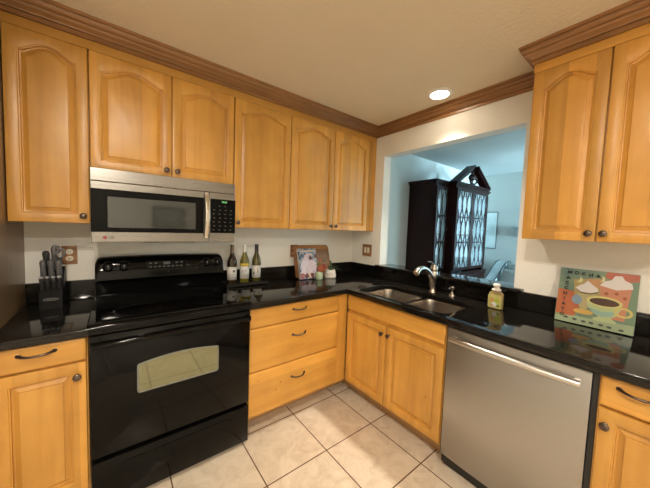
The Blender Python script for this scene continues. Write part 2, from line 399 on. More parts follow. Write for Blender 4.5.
ZUB, ZDT = 1.382, 2.277
CY = KA+.0205             # carcass front plane
fA = FA(CY)
AK = dict(arch=.046, fr=.045)
def upper_A(u0, u1, zb, label, doors, x1c=None):
    t = thing('upper_cabinet', label, 'cabinet', ((u0+u1)/2, -.15, zb), 'honey maple wall cabinets')
    bm = bmesh.new(); box(bm, u0+.0005, u1-.0005, -.0005, CY, zb-.0, ZDT+.003, bev=.0008, seg=1)
    # frieze above the doors, in the plane of the door faces
    box(bm, u0+.0005, u1-.0005, -.0005, CY+.0185, ZDT+.0031, CEIL-.001)
    obj('carcass', bm, MAPLE, t)
    for a, b, kn in doors: door(t, fA, a, b, zb-.002, ZDT, (kn, zb+.036), **AK)
    return t
upper_A(-2.515, -2.2175, ZUB, 'tall single-door maple wall cabinet left of the microwave', [(-2.515, -2.2175, -2.245)])
upper_A(-2.2165, -1.4545, 1.6785, 'short two-door maple wall cabinet directly above the microwave', [(-2.2165, -1.8355, -1.864), (-1.8355, -1.4545, -1.807)])
upper_A(-1.4535, -1.0005, ZUB, 'single wide-door maple wall cabinet right of the microwave, above the wine bottles', [(-1.4535, -1.0005, -1.427)])
t = upper_A(-.9995, -.001, ZUB, 'two-door maple wall cabinet in the corner above the cutting board', [(-.9995, -.546, -.575), (-.546, -.1, -.518)])
obj('filler', B(-.0985, -.001, CY-.0002, KA+.002, ZUB-.002, ZDT+.0025, bev=.001, seg=1), MAPLE, t)
# right wall cabinet
fB = FB(CY)
t = thing('upper_cabinet', 'two-door maple wall cabinet on the right wall above the painted coffee tile', 'cabinet', (-.15, -1.99, ZUB), 'honey maple wall cabinets')
bm = bmesh.new(); box(bm, -.0005, CY, -1.6895, -2.30, ZUB, ZDT+.003, bev=.0008, seg=1)
box(bm, -.0005, CY+.0185, -1.6895, -2.30, ZDT+.0031, CEIL-.001)
obj('carcass', bm, MAPLE, t)
door(t, fB, 1.689, 1.989, ZUB-.002, ZDT, (1.963, ZUB+.037), **AK)
door(t, fB, 1.989, 2.30, ZUB-.002, ZDT, (2.014, ZUB+.037), **AK)

struct('trim_2', B(-2.5155, -.0005, CY+.018, KA+.003, ZDT+.0015, CEIL-.0008), MAPLE_H, loc=(-1.25, -.3, 2.3))
struct('trim_3', B(CY+.018, KA+.003, -1.6890, -2.3005, ZDT+.0015, CEIL-.0008), MAPLE_H, loc=(-.3, -2.0, 2.3))
# base cabinets: hollow carcass of panels with a face frame
DB = -.616; CB = DB+.0205
fAb = FA(CB); fBb = FB(CB)
def base_A(u0, u1, label, rails=(), stile_r=0.0):
    t = thing('base_cabinet', label, 'cabinet', ((u0+u1)/2, -.3, 0), 'honey maple base cabinets')
    bm = bmesh.new()
    for a, b in ((u0+.0005, u0+.018), (u1-.018, u1-.0005)): box(bm, a, b, -.004, CB+.018, .13, .874); box(bm, a, b, -.004, -.438, 0, .1299)
    box(bm, u0+.019, u1-.019, -.004, CB+.018, .13, .148); box(bm, u0+.019, u1-.019, -.004, -.012, .15, .874)
    box(bm, u0+.0005, u1-.0005, CB, CB+.0178, .128, .874) if not rails else None
    obj('carcass', bm, MAPLE, t)
    return t
# left of the range
t = base_A(-2.515, -2.2185, 'maple base cabinet left of the range with one drawer and one door')
drawer(t, fAb, -2.515, -2.222, .764, .866, (-2.379, .833))
door(t, fAb, -2.515, -2.222, .145, .755, (-2.255, .697), fr=.048)
obj('toe_kick', B(-2.515, -2.219, -.440, -.456, .0, .127), KICKW, t)
# three drawers right of the range
t = thing('base_cabinet', 'maple base cabinet with three stacked drawers between range and corner', 'cabinet', (-1.07, -.3, 0), 'honey maple base cabinets')
bm = bmesh.new()
box(bm, -1.4515, -1.435, -.004, -.438, 0, .1299); box(bm, -1.4515, -1.435, -.004, CB+.019, .13, .874); box(bm, -1.434, -.62, -.004, CB+.019, .13, .148); box(bm, -.638, -.62, -.004, CB+.019, .149, .874)
box(bm, -1.4515, CB-.0002, CB, CB+.018, .13, .874)
obj('carcass', bm, MAPLE, t)
for z0, z1, pz in ((.741, .866, .822), (.449, .733, .639), (.150, .441, .333)): drawer(t, fAb, -1.447, -.703, z0, z1, (-1.075, pz))
obj('toe_kick', B(-1.4515, -.470, -.440, -.456, 0, .127), KICKW, t)
# sink base
t = thing('base_cabinet', 'maple sink base cabinet with false front and two doors under the sink', 'cabinet', (-.3, -1.03, 0), 'honey maple base cabinets')
bm = bmesh.new()
box(bm, -.004, CB+.019, -.62, -.638, .149, .874); box(bm, -.004, CB+.019, -1.4335, -1.4515, .13, .874); box(bm, -.004, -.468, -1.4335, -1.4515, 0, .1299)
box(bm, -.004, CB+.019, -.639, -1.433, .13, .148); 
box(bm, CB, CB+.018, -.6175, -1.4515, .13, .874)
obj('carcass', bm, MAPLE, t)
drawer(t, fBb, .622, 1.4505, .747, .866, name='false_front')
door(t, fBb, .622, 1.0245, .145, .722, (.992, .662), fr=.048)
door(t, fBb, 1.0245, 1.4505, .145, .722, (1.052, .666), fr=.048)
obj('toe_kick', B(-.470, -.486, -.4565, -1.4515, 0, .127), KICKW, t)
# right of the dishwasher
t = thing('base_cabinet', 'maple base cabinet right of the dishwasher with drawer and door', 'cabinet', (-.3, -2.2, 0), 'honey maple base cabinets')
bm = bmesh.new()
box(bm, -.004, CB+.019, -2.078, -2.096, .13, .874); box(bm, -.004, CB+.019, -2.312, -2.33, .13, .874); box(bm, -.004, -.468, -2.078, -2.096, 0, .1299); box(bm, -.004, -.468, -2.312, -2.33, 0, .1299); box(bm, -.004, CB+.019, -2.097, -2.311, .13, .148)
box(bm, CB, CB+.018, -2.078, -2.33, .13, .874); obj('carcass', bm, MAPLE, t)
drawer(t, fBb, 2.081, 2.33, .748, .866, (2.186, .833))
door(t, fBb, 2.081, 2.33, .145, .738, (2.104, .676), fr=.046)
obj('toe_kick', B(-.470, -.486, -2.078, -2.33, 0, .127), KICKW, t)
# side panel at the far left
bm = bmesh.new(); box(bm, -2.535, -2.5165, -.0005, -.69, 0, CEIL-.001); box(bm, -2.535, -2.5157, -.335, -.69, 0.0, CEIL-.001)
tag(obj('side_panel', bm, wood('veneer_panel', (.20, .125, .062), (.25, .16, .08), (.29, .19, .10), stave=.3, knots=False), loc=(-2.525, -.3, 0)), 'tall brown veneer side panel at the far left end of the counter', 'cabinet panel')

# ------------------------------------------------------------------ worktops
ZC = .914; CF = -.645
def slab(poly, holes, z0, z1, bev=.006):
    bm = curve_mesh([poly], z0, z1, lambda a, b, d: Vector((a, b, d)), holes)
    bmesh.ops.recalc_face_normals(bm, faces=bm.faces[:])
    es = [e for e in bm.edges if len(e.link_faces) == 2 and e.calc_face_angle(0) > .9 and abs(e.verts[0].co.z-e.verts[1].co.z) < 1e-5]
    bmesh.ops.bevel(bm, geom=es, offset=bev, segments=3, profile=.5, affect='EDGES')
    return bm
hole = rrect(-.575, -.185, -1.425, -.675, .075, 6)
top_poly = [(-1.4525, -.0008), (-1.4525, CF), (CF, CF), (CF, -2.335), (-.0008, -2.335), (-.0008, -.0008)]
t = obj('worktop', slab(top_poly, [hole[::-1]], .876, ZC), GRAN, loc=(-.6, -.6, .876), smooth=True, ang=radians(30))
tag(t, 'L-shaped polished black granite worktop running from the range round the corner past the sink', 'countertop')
ZS = 1.0287
obj('backsplash', B(-1.4525, -.021, -.0008, -.020, ZC+.0003, ZS, bev=.002), GRAN, t)
bm = bmesh.new(); box(bm, -.0008, -.020, -.0008, -2.335, ZC+.0003, ZS-.012, bev=.002)
box(bm, -.0009, -.0199, -.001, -.3945, ZS-.014, ZS, bev=.001); box(bm, -.0009, -.0199, -1.6415, -2.335, ZS-.014, ZS, bev=.001)
obj('backsplash', bm, GRAN, t)
t = obj('worktop', slab([(-2.5155, -.0008), (-2.5155, CF), (-2.2175, CF), (-2.2175, -.0008)], [], .876, ZC), GRAN, loc=(-2.36, -.3, .876), smooth=True, ang=radians(30))
tag(t, 'short black granite worktop left of the range under the knife block', 'countertop')
obj('backsplash', B(-2.5155, -2.2175, -.0008, -.020, ZC+.0003, ZS, bev=.002), GRAN, t)
# ledge on the sill of the opening
lp = rrect(-.058, -.002, -1.640, -.398, .012, 3)
bm = slab([(-.058, -.396), (-.0015, -.396), (-.0015, OY0-.001), (.165, OY0-.001), (.165, OY1+.001), (-.0015, OY1+.001), (-.0015, -1.640), (-.058, -1.640)][::-1], [], 1.0195, 1.047, bev=.006)
tag(obj('ledge', bm, GRAN, loc=(0, -1, 1.0195), smooth=True, ang=radians(30)), 'black granite ledge on the sill of the wall opening behind the faucet', 'ledge')

# ------------------------------------------------------------------ sink, faucet, dispenser
t = thing('sink', 'undermounted stainless steel double bowl sink in the black worktop', 'sink', (-.38, -1.05, .7))
def bowl(x0, x1, y0, y1, dz):
    bm = bmesh.new(); rings = []
    for i, z, r in ((-.012, .8755, .07), (0, .8755, .07), (.002, .868, .07), (.006, .75, .065), (.012, .722, .06), (.03, .704, .05), (.07, .6985, .04)):
        rings.append([(a, b, z) for a, b in rrect(x0+i, x1-i, y0+i, y1-i, r if i < .05 else .04, 6)])
    loops(bm, rings, False, True); b = obj('bowl', bm, SINKM, t, smooth=True)
    cx, cy = (x0+x1)/2+.05, (y0+y1)/2
    obj('drain', L_([(.042, .0005), (.042, .002), (.034, .003), (.030, -.0002+.0012), (.008, .0012), (.006, .004), (.001, .004)], (cx, cy, .6985), n=24), SATIN, b, smooth=True)
bowl(-.575, -.188, -1.045, -.678, 0); bowl(-.575, -.188, -1.422, -1.075, 0)
t = thing('faucet', 'brushed nickel single-lever faucet with arching spout behind the sink', 'faucet', (-.105, -1.062, ZC))
c = Vector((-.105, -1.062, ZC+.0003))
obj('body', L_([(.030, 0), (.030, .006), (.025, .012), (.022, .03), (.022, .07), (.026, .10), (.031, .13), (.031, .155), (.029, .165), (.027, .17)], c, n=24, ax=(.02, 0, 1)), NICKEL, t, smooth=True)
sp = spline([(-.108, -1.063, .955), (-.125, -1.064, 1.015), (-.165, -1.066, 1.065), (-.22, -1.070, 1.103), (-.29, -1.075, 1.122), (-.345, -1.078, 1.112), (-.372, -1.080, 1.088)], 6)
bm = bmesh.new(); n = len(sp); tube(bm, sp, [.025-.011*(k/n) if k < n*.6 else .0184+.004*((k/n-.6)/.4) for k in range(n)], n=16)
obj('spout', bm, NICKEL, t, smooth=True)
obj('handle_hub', L_([(.026, 0), (.028, .008), (.028, .03), (.022, .045), (.010, .052), (.002, .053)], c+Vector((.0035, 0, .171)), n=20, ax=(.05, 0, 1)), NICKEL, t, smooth=True)
sp = spline([(-.100, -1.062, 1.128), (-.125, -1.062, 1.145), (-.165, -1.063, 1.163), (-.205, -1.064, 1.165)], 5)
bm = bmesh.new(); tube(bm, sp, [.012-.004*k/len(sp) for k in range(len(sp))], n=10, flat=.6); obj('lever', bm, NICKEL, t, smooth=True)
t = thing('soap_dispenser', 'small nickel soap pump set in the worktop right of the faucet', 'soap dispenser', (-.085, -1.212, ZC))
c = Vector((-.085, -1.212, ZC+.0003))
obj('base', L_([(.023, 0), (.023, .010), (.019, .016), (.012, .020), (.010, .03)], c, n=20), NICKEL, t, smooth=True)
obj('pump_head', L_([(.007, .0305), (.007, .048), (.016, .052), (.017, .068), (.012, .074), (.002, .075)], c, n=18), NICKEL, t, smooth=True)
bm = bmesh.new(); tube(bm, spline([c+Vector((0, 0, .062)), c+Vector((-.03, 0, .066)), c+Vector((-.055, 0, .058))], 4), .006, n=10); obj('nozzle', bm, NICKEL, t, smooth=True)

# soap bottle
t = thing('soap_bottle', 'clear hand soap bottle with fruit label and white pump cap by the ledge', 'bottle', (-.155, -1.536, ZC))
GLYEL = noisy('soap_label', (.60, .48, .22), (.45, .50, .14), 45, .3)
def oval_body(bm, cx, cy, rows, n=28, p=3.2, rot=0.0):
    rings = []
    for z, a, b in rows:
        r = []
        for k in range(n):
            th = 2*pi*k/n; c_, s_ = cos(th), sin(th)
            x = a*math.copysign(abs(c_)**(2/p), c_); y = b*math.copysign(abs(s_)**(2/p), s_)
            r.append((cx+x*cos(rot)-y*sin(rot), cy+x*sin(rot)+y*cos(rot), z))
        rings.append(r)
    loops(bm, rings, True, True); return bm
CLR = mat('clear_soap', (.50, .38, .16), .08, trans=.4, ior=1.4)
bm = bmesh.new(); oval_body(bm, -.155, -1.536, [(ZC+.0004, .018, .038), (ZC+.004, .022, .042), (ZC+.08, .022, .042), (ZC+.100, .021, .041), (ZC+.110, .017, .032), (ZC+.114, .013, .020), (ZC+.118, .012, .014)])
obj('bottle_body', bm, CLR, t, smooth=True)
lab = obj('label', P_(rrect(-1.536-.039, -1.536+.039, ZC+.006, ZC+.094, .010), lambda a, b, d: Vector((-.155-d, a, b)), .0222, .0228), GLYEL, t, label='yellow green fruit label')
for (dy, dz, r, m) in ((-.012, .055, .017, mat('lime', (.42, .50, .07), .4)), (.016, .058, .014, mat('peach', (.60, .33, .12), .4)), (.002, .030, .016, mat('pale_label', (.62, .64, .62), .4)), (.018, .022, .010, mat('peach2', (.62, .40, .15), .4)), (-.02, .024, .010, mat('leaf', (.16, .24, .05), .4))):
    obj('label_fruit', L_([(r, 0), (r*.9, .0006)], (-.1779, -1.536+dy, ZC+dz), ax=(-1, 0, 0), n=16), m, lab)
WPL = mat('white_plastic', (.74, .68, .62), .4)
bm = L_([(.026, .1182), (.028, .122), (.026, .128), (.018, .132), (.014, .138), (.018, .144), (.022, .150), (.020, .160), (.010, .164)], (-.155, -1.536, ZC), n=20)
box(bm, -.190, -.15, -1.545, -1.527, ZC+.148, ZC+.159, bev=.002)
obj('pump_cap', bm, WPL, t, smooth=True)

# ------------------------------------------------------------------ range
RX0, RX1 = -2.2145, -1.4555
rc = (RX0+RX1)/2
t = thing('range', 'freestanding glossy black electric range with arched oven window', 'stove', (rc, -.33, 0))
bm = bmesh.new(); box(bm, RX0, RX1, -.025, -.612, .03, .905, bev=.002); box(bm, RX0+.03, RX1-.03, -.06, -.56, .0, .0299)
obj('body', bm, BLK, t)
bm = P_([(-.085, .9055), (-.085, .925), (-.100, .929), (-.640, .929), (-.655, .926), (-.662, .915), (-.660, .885), (-.645, .878), (-.614, .878), (-.614, .9055)], lambda a, b, d: Vector((d, a, b)), RX0, RX1)
obj('cooktop_frame', bm, BLK, t, smooth=True, ang=radians(50))
ct = obj('cooktop_glass', B(RX0+.022, RX1-.022, -.105, -.620, .9292, .9322, bev=.001), BLKG, t)
RING = mat('burner_print', (.022, .022, .022), .25)
for x, y, r in ((-2.02, -.49, .105), (-1.65, -.49, .085), (-2.02, -.24, .08), (-1.65, -.24, .10)):
    bm = bmesh.new(); n = 40
    loops(bm, [[(x+q*cos(2*pi*k/n), y+q*sin(2*pi*k/n), z) for k in range(n)] for q, z in ((r, .9322), (r, .9325), (r-.004, .9325), (r-.004, .9322))])
    obj('burner_ring', bm, RING, ct)
# backguard: curved face leaning back
bgp = [(-.028, .906), (-.082, .906), (-.084, .975), (-.090, 1.010), (-.104, 1.022), (-.112, 1.035), (-.108, 1.075), (-.095, 1.140), (-.080, 1.165), (-.060, 1.174), (-.028, 1.176)]
bm = bmesh.new(); rings = []
nx = 80
for k in range(nx+1):
    s = k/nx*2-1; x = rc + s*(RX1-RX0)/2*.998
    q_ = max(0, (abs(s)-.93)/.07); drop = .030*(1-max(0, 1-q_*q_)**.5) + .009*s*s
    rings.append([(x, a, b if b < 1.02 else .906+(b-.906)*(1-drop/.27)) for a, b in bgp])
loops(bm, rings, True, True)
bgd = obj('backguard', bm, BLK, t, smooth=True, ang=radians(35))
def bgf(u, z, n):   # on the leaning control face
    k = (z-1.035)/(1.140-1.035); y = -.110 + .0145*k
    return Vector((u, y-n, z))
for x in (-2.150, -2.072, -1.578, -1.506):
    kb = obj('knob', L_([(.029, -.004), (.029, .003), (.022, .005), (.019, .018), (.016, .021), (.002, .0215)], bgf(x, 1.110, 0.0), ax=(0, -1, .12), n=28), BLK, bgd, smooth=True)
    bm = bmesh.new(); cpos = bgf(x, 1.110, 0)
    for k in range(14):
        a = 2*pi*k/16 + .5
        p = bgf(x+.0345*cos(a), 1.110+.0345*sin(a), .0008); box(bm, p.x-.0018, p.x+.0018, p.y-.0003, p.y+.002, p.z-.0018, p.z+.0018)
    obj('dial_marks', bm, DIMP, kb)
    p = bgf(x, 1.118, .0222); obj('pointer', B(p.x-.0015, p.x+.0015, p.y-.0006, p.y+.001, p.z-.008, p.z+.006), GREYP, kb)
bm = P_(rrect(-1.955, -1.715, 1.088, 1.138, .006), bgf, .0002, .0026); cp = obj('control_panel', bm, BLKG, bgd)
obj('clock_display', P_(rrect(-1.858, -1.815, 1.112, 1.132, .002), bgf, .0027, .0032), mat('clock_lcd', (.012, .016, .014), .3), cp)
obj('clock_digits', text_bm('10:24', .014, lambda a, b, d: bgf(a, b, .0033+d), cx=-1.8365, cz=1.122), DIM_LED, cp)
for (u, z) in [(-1.93+.026*k, 1.10) for k in range(8)]+[(-1.93, 1.124), (-1.90, 1.124), (-1.775, 1.124), (-1.745, 1.124)]:
    obj('touch_key', P_(rrect(u-.008, u+.008, z-.004, z+.004, .002, 2), bgf, .0027, .0030), DIMP, cp)
bd = obj('badge', L_([(.011, 0), (.011, .002), (.009, .003)], bgf(-1.828, 1.062, -.0005), ax=(0, -1, .1), n=20), SATIN, bgd, smooth=True)
obj('badge_letters', text_bm('GE', .010, lambda a, b, d: bgf(a, b, .0034+d), cx=-1.828, cz=1.062), BLKM, bd)
# oven door
fR = FA(-.6125)
od = obj('oven_door', P_(rrect(RX0+.002, RX1-.002, .286, .872, .004, 3), fR, 0, .030, bev=.004), BLK, t, smooth=True, ang=radians(35))
def arched(u0, u1, z0, z1, arc, r):
    pts = []
    for a, b, s in ((u1-r, z0+r, 3), (u1-r, z1-r, 0)):
        for k in range(5): th = (s+k/4)*pi/2; pts.append((a+r*cos(th), b+r*sin(th)))
    for k in range(1, 12):
        tt = 1-k/12; pts.append((u0+r+(u1-u0-2*r)*tt, z1+arc*(1-(2*tt-1)**2)))
    for a, b, s in ((u0+r, z1-r, 1), (u0+r, z0+r, 2)):
        for k in range(5): th = (s+k/4)*pi/2; pts.append((a+r*cos(th), b+r*sin(th)))
    return pts
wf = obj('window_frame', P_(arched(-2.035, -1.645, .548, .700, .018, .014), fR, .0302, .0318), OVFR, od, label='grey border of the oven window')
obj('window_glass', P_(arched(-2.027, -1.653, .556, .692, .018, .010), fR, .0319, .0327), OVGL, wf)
bm = bmesh.new(); pts = []
for k in range(25):
    s = k/24*2-1; pts.append(fR(rc+s*.362, .838-.006*s*s, .052+.012*(1-s*s)))
tube(bm, pts, .016, n=14, flat=.95)
for s in (-1, 1): box(bm, rc+s*.362-.014, rc+s*.362+.014, -.6425, -.670, .815, .845, bev=.005)
obj('handle', bm, BLK, od, smooth=True)
bm = bmesh.new(); box(bm, RX0+.004, RX1-.004, -.6125, -.640, .862, .8705, bev=.001)
dr = obj('storage_drawer', P_(rrect(RX0+.002, RX1-.002, .030, .262, .004, 3), fR, 0, .030, bev=.004), BLK, t, smooth=True, ang=radians(35))
bm.free()
obj('drawer_lip', P_([(RX0+.10, .205), (RX1-.10, .205), (RX1-.13, .225), (RX0+.13, .225)], fR, .0302, .034, bev=.001), BLK, dr)

# ------------------------------------------------------------------ microwave
MY = -.342; MX0, MX1, MZ0, MZ1 = -2.2155, -1.4565, 1.281, 1.6755
t = thing('microwave', 'stainless over-the-range microwave with black glass door under the short cabinet', 'microwave', ((MX0+MX1)/2, -.17, MZ0))
obj('body', B(MX0+.002, MX1-.002, -.002, MY+.036, MZ0+.006, MZ1-.001, bev=.002), BLKM, t)
fM = FA(MY+.0355)
obj('vent_grille', P_(rrect(MX0, MX1, 1.6085, MZ1, .003, 2), fM, 0, .033, bev=.002), STEEL, t)
dm = obj('door', P_(rrect(MX0, -1.6255, MZ0, 1.6065, .003, 2), fM, 0, .035, bev=.003), STEEL, t)
gl = obj('door_glass', P_(rrect(MX0+.0008, -1.660, 1.337, 1.567, .003, 2), fM, .0352, .0372, bev=.0005), BLKG, dm)
obj('window', P_(rrect(-2.145, -1.708, 1.362, 1.528, .004, 2), fM, .0374, .0378), MWGL, gl)
cpn = obj('control_panel', P_(rrect(-1.6240, MX1, MZ0, 1.6065, .003, 2), fM, 0, .034, bev=.002), STEEL, t)
kp = obj('keypad', P_(rrect(-1.618, MX1+.003, 1.340, 1.566, .002, 2), fM, .0342, .0356), BLKG, cpn)
obj('clock_display', text_bm('10:24', .016, lambda a, b, d: fM(a, b, .0358+d), cx=-1.530, cz=1.548, bold=.0004), GREEN_LED, kp, label='green clock digits')
for r in range(7):
    for c_ in range(4):
        if (r, c_) in ((0, 0), (0, 3), (6, 0), (6, 3)) and r == 0: continue
        u = -1.598+.037*c_+(.004 if r % 2 else 0); z = 1.520-.0265*r
        obj('key', P_(rrect(u-.006, u+.006, z-.0030, z+.0030, .001, 1), fM, .0358, .0361), DIMP, kp)
bm = bmesh.new(); pts = [fM(-1.6435, 1.312+.285*k/16, .040+.034*(1-(k/8-1)**2)) for k in range(17)]
loops(bm, [[p+Vector((a, b, 0)) for a, b in rrect(-.0145, .0145, -.006, .006, .005, 3)] for p in pts], True, True)
for z in (1.318, 1.591): box(bm, -1.655, -1.632, MY-.0002, MY-.014, z-.012, z+.012, bev=.003)
obj('handle', bm, SATIN, dm, smooth=True)
lg = obj('logo', L_([(.0085, 0), (.0085, .0008)], fM(-2.158, 1.307, .0351), ax=(0, -1, 0), n=20), mat('logo_red', (.30, .04, .05), .4), dm)
obj('logo_letters', text_bm('LG', .019, lambda a, b, d: fM(a, b, .0353+d), cx=-2.131, cz=1.307, bold=.0003), DIMP, dm)
bm = bmesh.new(); box(bm, -2.02, -1.66, MY+.30, MY+.10, MZ0-.002, MZ0+.0059); box(bm, -1.985, -1.705, MY+.03, MY+.055, MZ0-.004, MZ0+.0059)
obj('underside_filter', bm, BLKM, t)

# ------------------------------------------------------------------ dishwasher
fD = FB(-.600)
t = thing('dishwasher', 'stainless steel dishwasher with bar handle between sink cabinet and drawer', 'dishwasher', (-.3, -1.765, 0))
bm = bmesh.new(); box(bm, -.02, -.575, -1.4535, -2.0765, .03, .873); box(bm, -.575, -.599, -1.4535, -1.463, .10, .873); box(bm, -.575, -.5995, -2.060, -2.0765, .03, .873); box(bm, -.575, -.598, -1.463, -2.06, .8625, .873)
obj('tub', bm, BLKM, t)
obj('kick_plate', B(-.535, -.55, -1.455, -2.075, .0, .0995), BLKM, t)
bm = bmesh.new(); rings = []
for k in range(13):
    s = k/12; u = 1.465+(2.0575-1.465)*s; bow = .010*(1-(2*s-1)**2)
    rings.append([fD(u, .104, -.02), fD(u, .861, -.02), fD(u, .861, .010+bow), fD(u, .853, .014+bow), fD(u, .112, .014+bow), fD(u, .104, .010+bow)])
loops(bm, rings, True, True); dd = obj('door', bm, STEELV, t, smooth=True, ang=radians(30))
bm = bmesh.new(); pts = []
for k in range(21):
    s = k/20; u = 1.497+(2.030-1.497)*s; pts.append(fD(u, .812, .052+.014*(1-(2*s-1)**2)))
tube(bm, pts, .015, n=14, flat=1.0)
for u in (1.51, 2.017): box(bm, *(sorted((fD(u, 0, .012).x, fD(u, 0, .055).x))), -u-.011, -u+.011, .802, .822, bev=.003)
obj('handle', bm, mat('handle_steel', (.60, .58, .55), .34, metal=1), dd, smooth=True)

# ------------------------------------------------------------------ recessed can in view
for i, (x, y, pw) in enumerate(CANS):
    where = ['in the ceiling above the sink', 'near the middle of the kitchen ceiling', 'near the rear window', 'at the back right of the kitchen'][i]
    t = thing('recessed_light', 'round recessed can light with white trim ' + where, 'ceiling light', (x, y, CEIL))
    n = 36; bm = bmesh.new()
    loops(bm, [[(x+r*cos(2*pi*k/n), y+r*sin(2*pi*k/n), CEIL+h) for k in range(n)] for r, h in ((.090, -.0003), (.090, -.005), (.085, -.010), (.070, -.016), (.064, -.014), (.062, -.0003))])
    obj('trim_ring', bm, mat('can_trim', (.90, .87, .82), .4), t, smooth=True)
    bm = bmesh.new(); loops(bm, [[(x+r*cos(2*pi*k/n), y+r*sin(2*pi*k/n), CEIL+h) for k in range(n)] for r, h in ((.0615, -.0004), (.0615, -.003), (.05, -.0045), (.02, -.005))], True, True)
    obj('lens', bm, LENS, t, smooth=True)

# ------------------------------------------------------------------ switches and outlets
def duplex(label, x0, x1, z0, z1, group='wooden outlet plates'):
    t = obj('outlet', P_(rrect(x0, x1, z0, z1, .004, 3), FA(-.0003), 0, .005, bev=.0015), PLATEW, loc=((x0+x1)/2, 0, (z0+z1)/2))
    tag(t, label, 'outlet', group)
    cx, cz = (x0+x1)/2, (z0+z1)/2
    for s in (-1, 1):
        r = obj('receptacle', L_([(.0165, .0052), (.0165, .007), (.015, .0076)], (cx, -.0003, cz+s*.0205), ax=(0, -1, 0), n=20), CREAM, t, smooth=True, label='cream receptacle face')
        bm = bmesh.new()
        for dx in (-.006, .006): box(bm, cx+dx-.001, cx+dx+.001, -.0078, -.0084, cz+s*.0205-.003, cz+s*.0205+.006)
        box(bm, cx-.002, cx+.002, -.0078, -.0084, cz+s*.0205-.010, cz+s*.0205-.006)
        obj('slots', bm, BLKM, r)
duplex('wooden duplex outlet plate with cream receptacles beside the knife block', -2.367, -2.297, 1.128, 1.239)
duplex('wooden outlet plate mostly hidden behind the left edge of the cutting board', -.805, -.725, 1.110, 1.228)
t = obj('light_switch', P_(rrect(.168, .296, 1.115, 1.240, .004, 3), FB(-.0003), 0, .005, bev=.0015), PLATEW, loc=(0, -.23, 1.18))
tag(t, 'wooden double switch plate with two cream rockers on the wall by the opening', 'light switch')
for u in (.211, .255): obj('rocker', P_(rrect(u-.015, u+.015, 1.150, 1.208, .003, 2), FB(-.0003), .0052, .0085, bev=.001), CREAM, t, label='cream rocker')

# ------------------------------------------------------------------ wine bottles on a tray
t = thing('tray', 'low black rectangular tray carrying the three wine bottles', 'tray', (-1.28, -.10, ZC))
TRAYM = mat('black_tray', (.016, .015, .015), .25)
obj('tray_base', P_(rrect(-1.452, -1.100, -.168, -.028, .012, 4), lambda a, b, d: Vector((a, b, d)), ZC+.006, ZC+.015), TRAYM, t)
bm = bmesh.new(); rings = []
for i, z in ((.0, ZC+.0152), (0, ZC+.028), (.006, ZC+.028), (.006, ZC+.0152)): rings.append([(a, b, z) for a, b in rrect(-1.452+i, -1.100-i, -.168+i, -.028-i, .012-i*.8, 4)])
loops(bm, rings+[rings[0]]); obj('rim', bm, TRAYM, t)
bm = bmesh.new()
for x in (-1.43, -1.12):
    for y in (-.15, -.046): lathe(bm, [(.008, 0), (.008, .0055)], (x, y, ZC+.0003), n=12)
obj('feet', bm, TRAYM, t)
def wine(x, y, label, glass, cap, band=None, marks=0):
    z0 = ZC+.0155
    t = thing('wine_bottle', label, 'wine bottle', (x, y, z0), 'wine bottles on the tray')
    obj('glass', L_([(.030, .002), (.0365, .004), (.0375, .010), (.0375, .165), (.0365, .180), (.031, .200), (.0225, .222), (.0165, .240), (.0145, .255), (.0145, .2555)], (x, y, z0-.0015), n=28), glass, t, smooth=True)
    obj('capsule', L_([(.0152, .2452), (.0152, .300), (.0165, .301), (.0165, .308), (.0145, .311), (.002, .3113)], (x, y, z0), n=24), cap, t, smooth=True)
    def patch(name, m, z1, z2, r, parent, a0=-1.25, a1=1.25, label=None):
        bm = bmesh.new(); cdir = math.atan2(-2.2-y, -2.11-x)
        rings = []
        for zz in (z1, z2): rings.append([(x+r*cos(cdir+a0+(a1-a0)*k/16), y+r*sin(cdir+a0+(a1-a0)*k/16), z0+zz) for k in range(17)])
        loops(bm, rings, closed=False); o = obj(name, bm, m, parent, smooth=True, label=label); 
        sol = o.modifiers.new('s', 'SOLIDIFY'); sol.thickness = .0004; sol.offset = 0
        return o
    lb = patch('label', mat('paper_label', (.72, .71, .68), .5), .034, .136, .0380, t)
    if band: patch('label_band', mat('yellow_band', (.68, .50, .05), .5), .1365, .158, .0380, t, label='yellow band above the label')
    INK = mat('label_ink', (.10, .10, .11), .6)
    R = random.Random(marks)
    if marks == 1:
        patch('emblem', INK, .096, .112, .0384, lb, .15, .62); patch('emblem_line', GREYP, .075, .079, .0384, lb, -.7, .5); patch('emblem_line', GREYP, .052, .055, .0384, lb, -.5, .6)
    elif marks == 2:
        patch('emblem', GREYP, .090, .102, .0384, lb, -.45, -.2); patch('emblem', GREYP, .094, .110, .0384, lb, .1, .35); patch('emblem_line', GREYP, .060, .064, .0384, lb, -.5, .5)
    else:
        patch('emblem', INK, .065, .085, .0384, lb, -.65, -.35); patch('emblem', INK, .075, .102, .0384, lb, .25, .45); patch('emblem', mat('ochre_ink', (.5, .3, .1), .6), .108, .116, .0384, lb, .1, .4)
G1 = mat('dark_olive_glass', (.040, .022, .007), .06, trans=.25, coat=.4)
G2 = mat('olive_glass', (.19, .17, .022), .06, trans=.25, coat=.4)
G3 = mat('green_gold_glass', (.10, .085, .014), .06, trans=.25, coat=.4)
wine(-1.381, -.080, 'dark wine bottle with brown foil neck and white label, nearest the range', G1, mat('brown_foil', (.16, .12, .09), .35, metal=.4), None, 1)
wine(-1.274, -.068, 'olive wine bottle with white neck and a yellow band over its white label', G2, mat('white_foil', (.72, .70, .66), .4), True, 2)
wine(-1.172, -.070, 'green wine bottle with black neck, rightmost on the tray', G3, mat('black_foil', (.02, .014, .016), .35), None, 3)

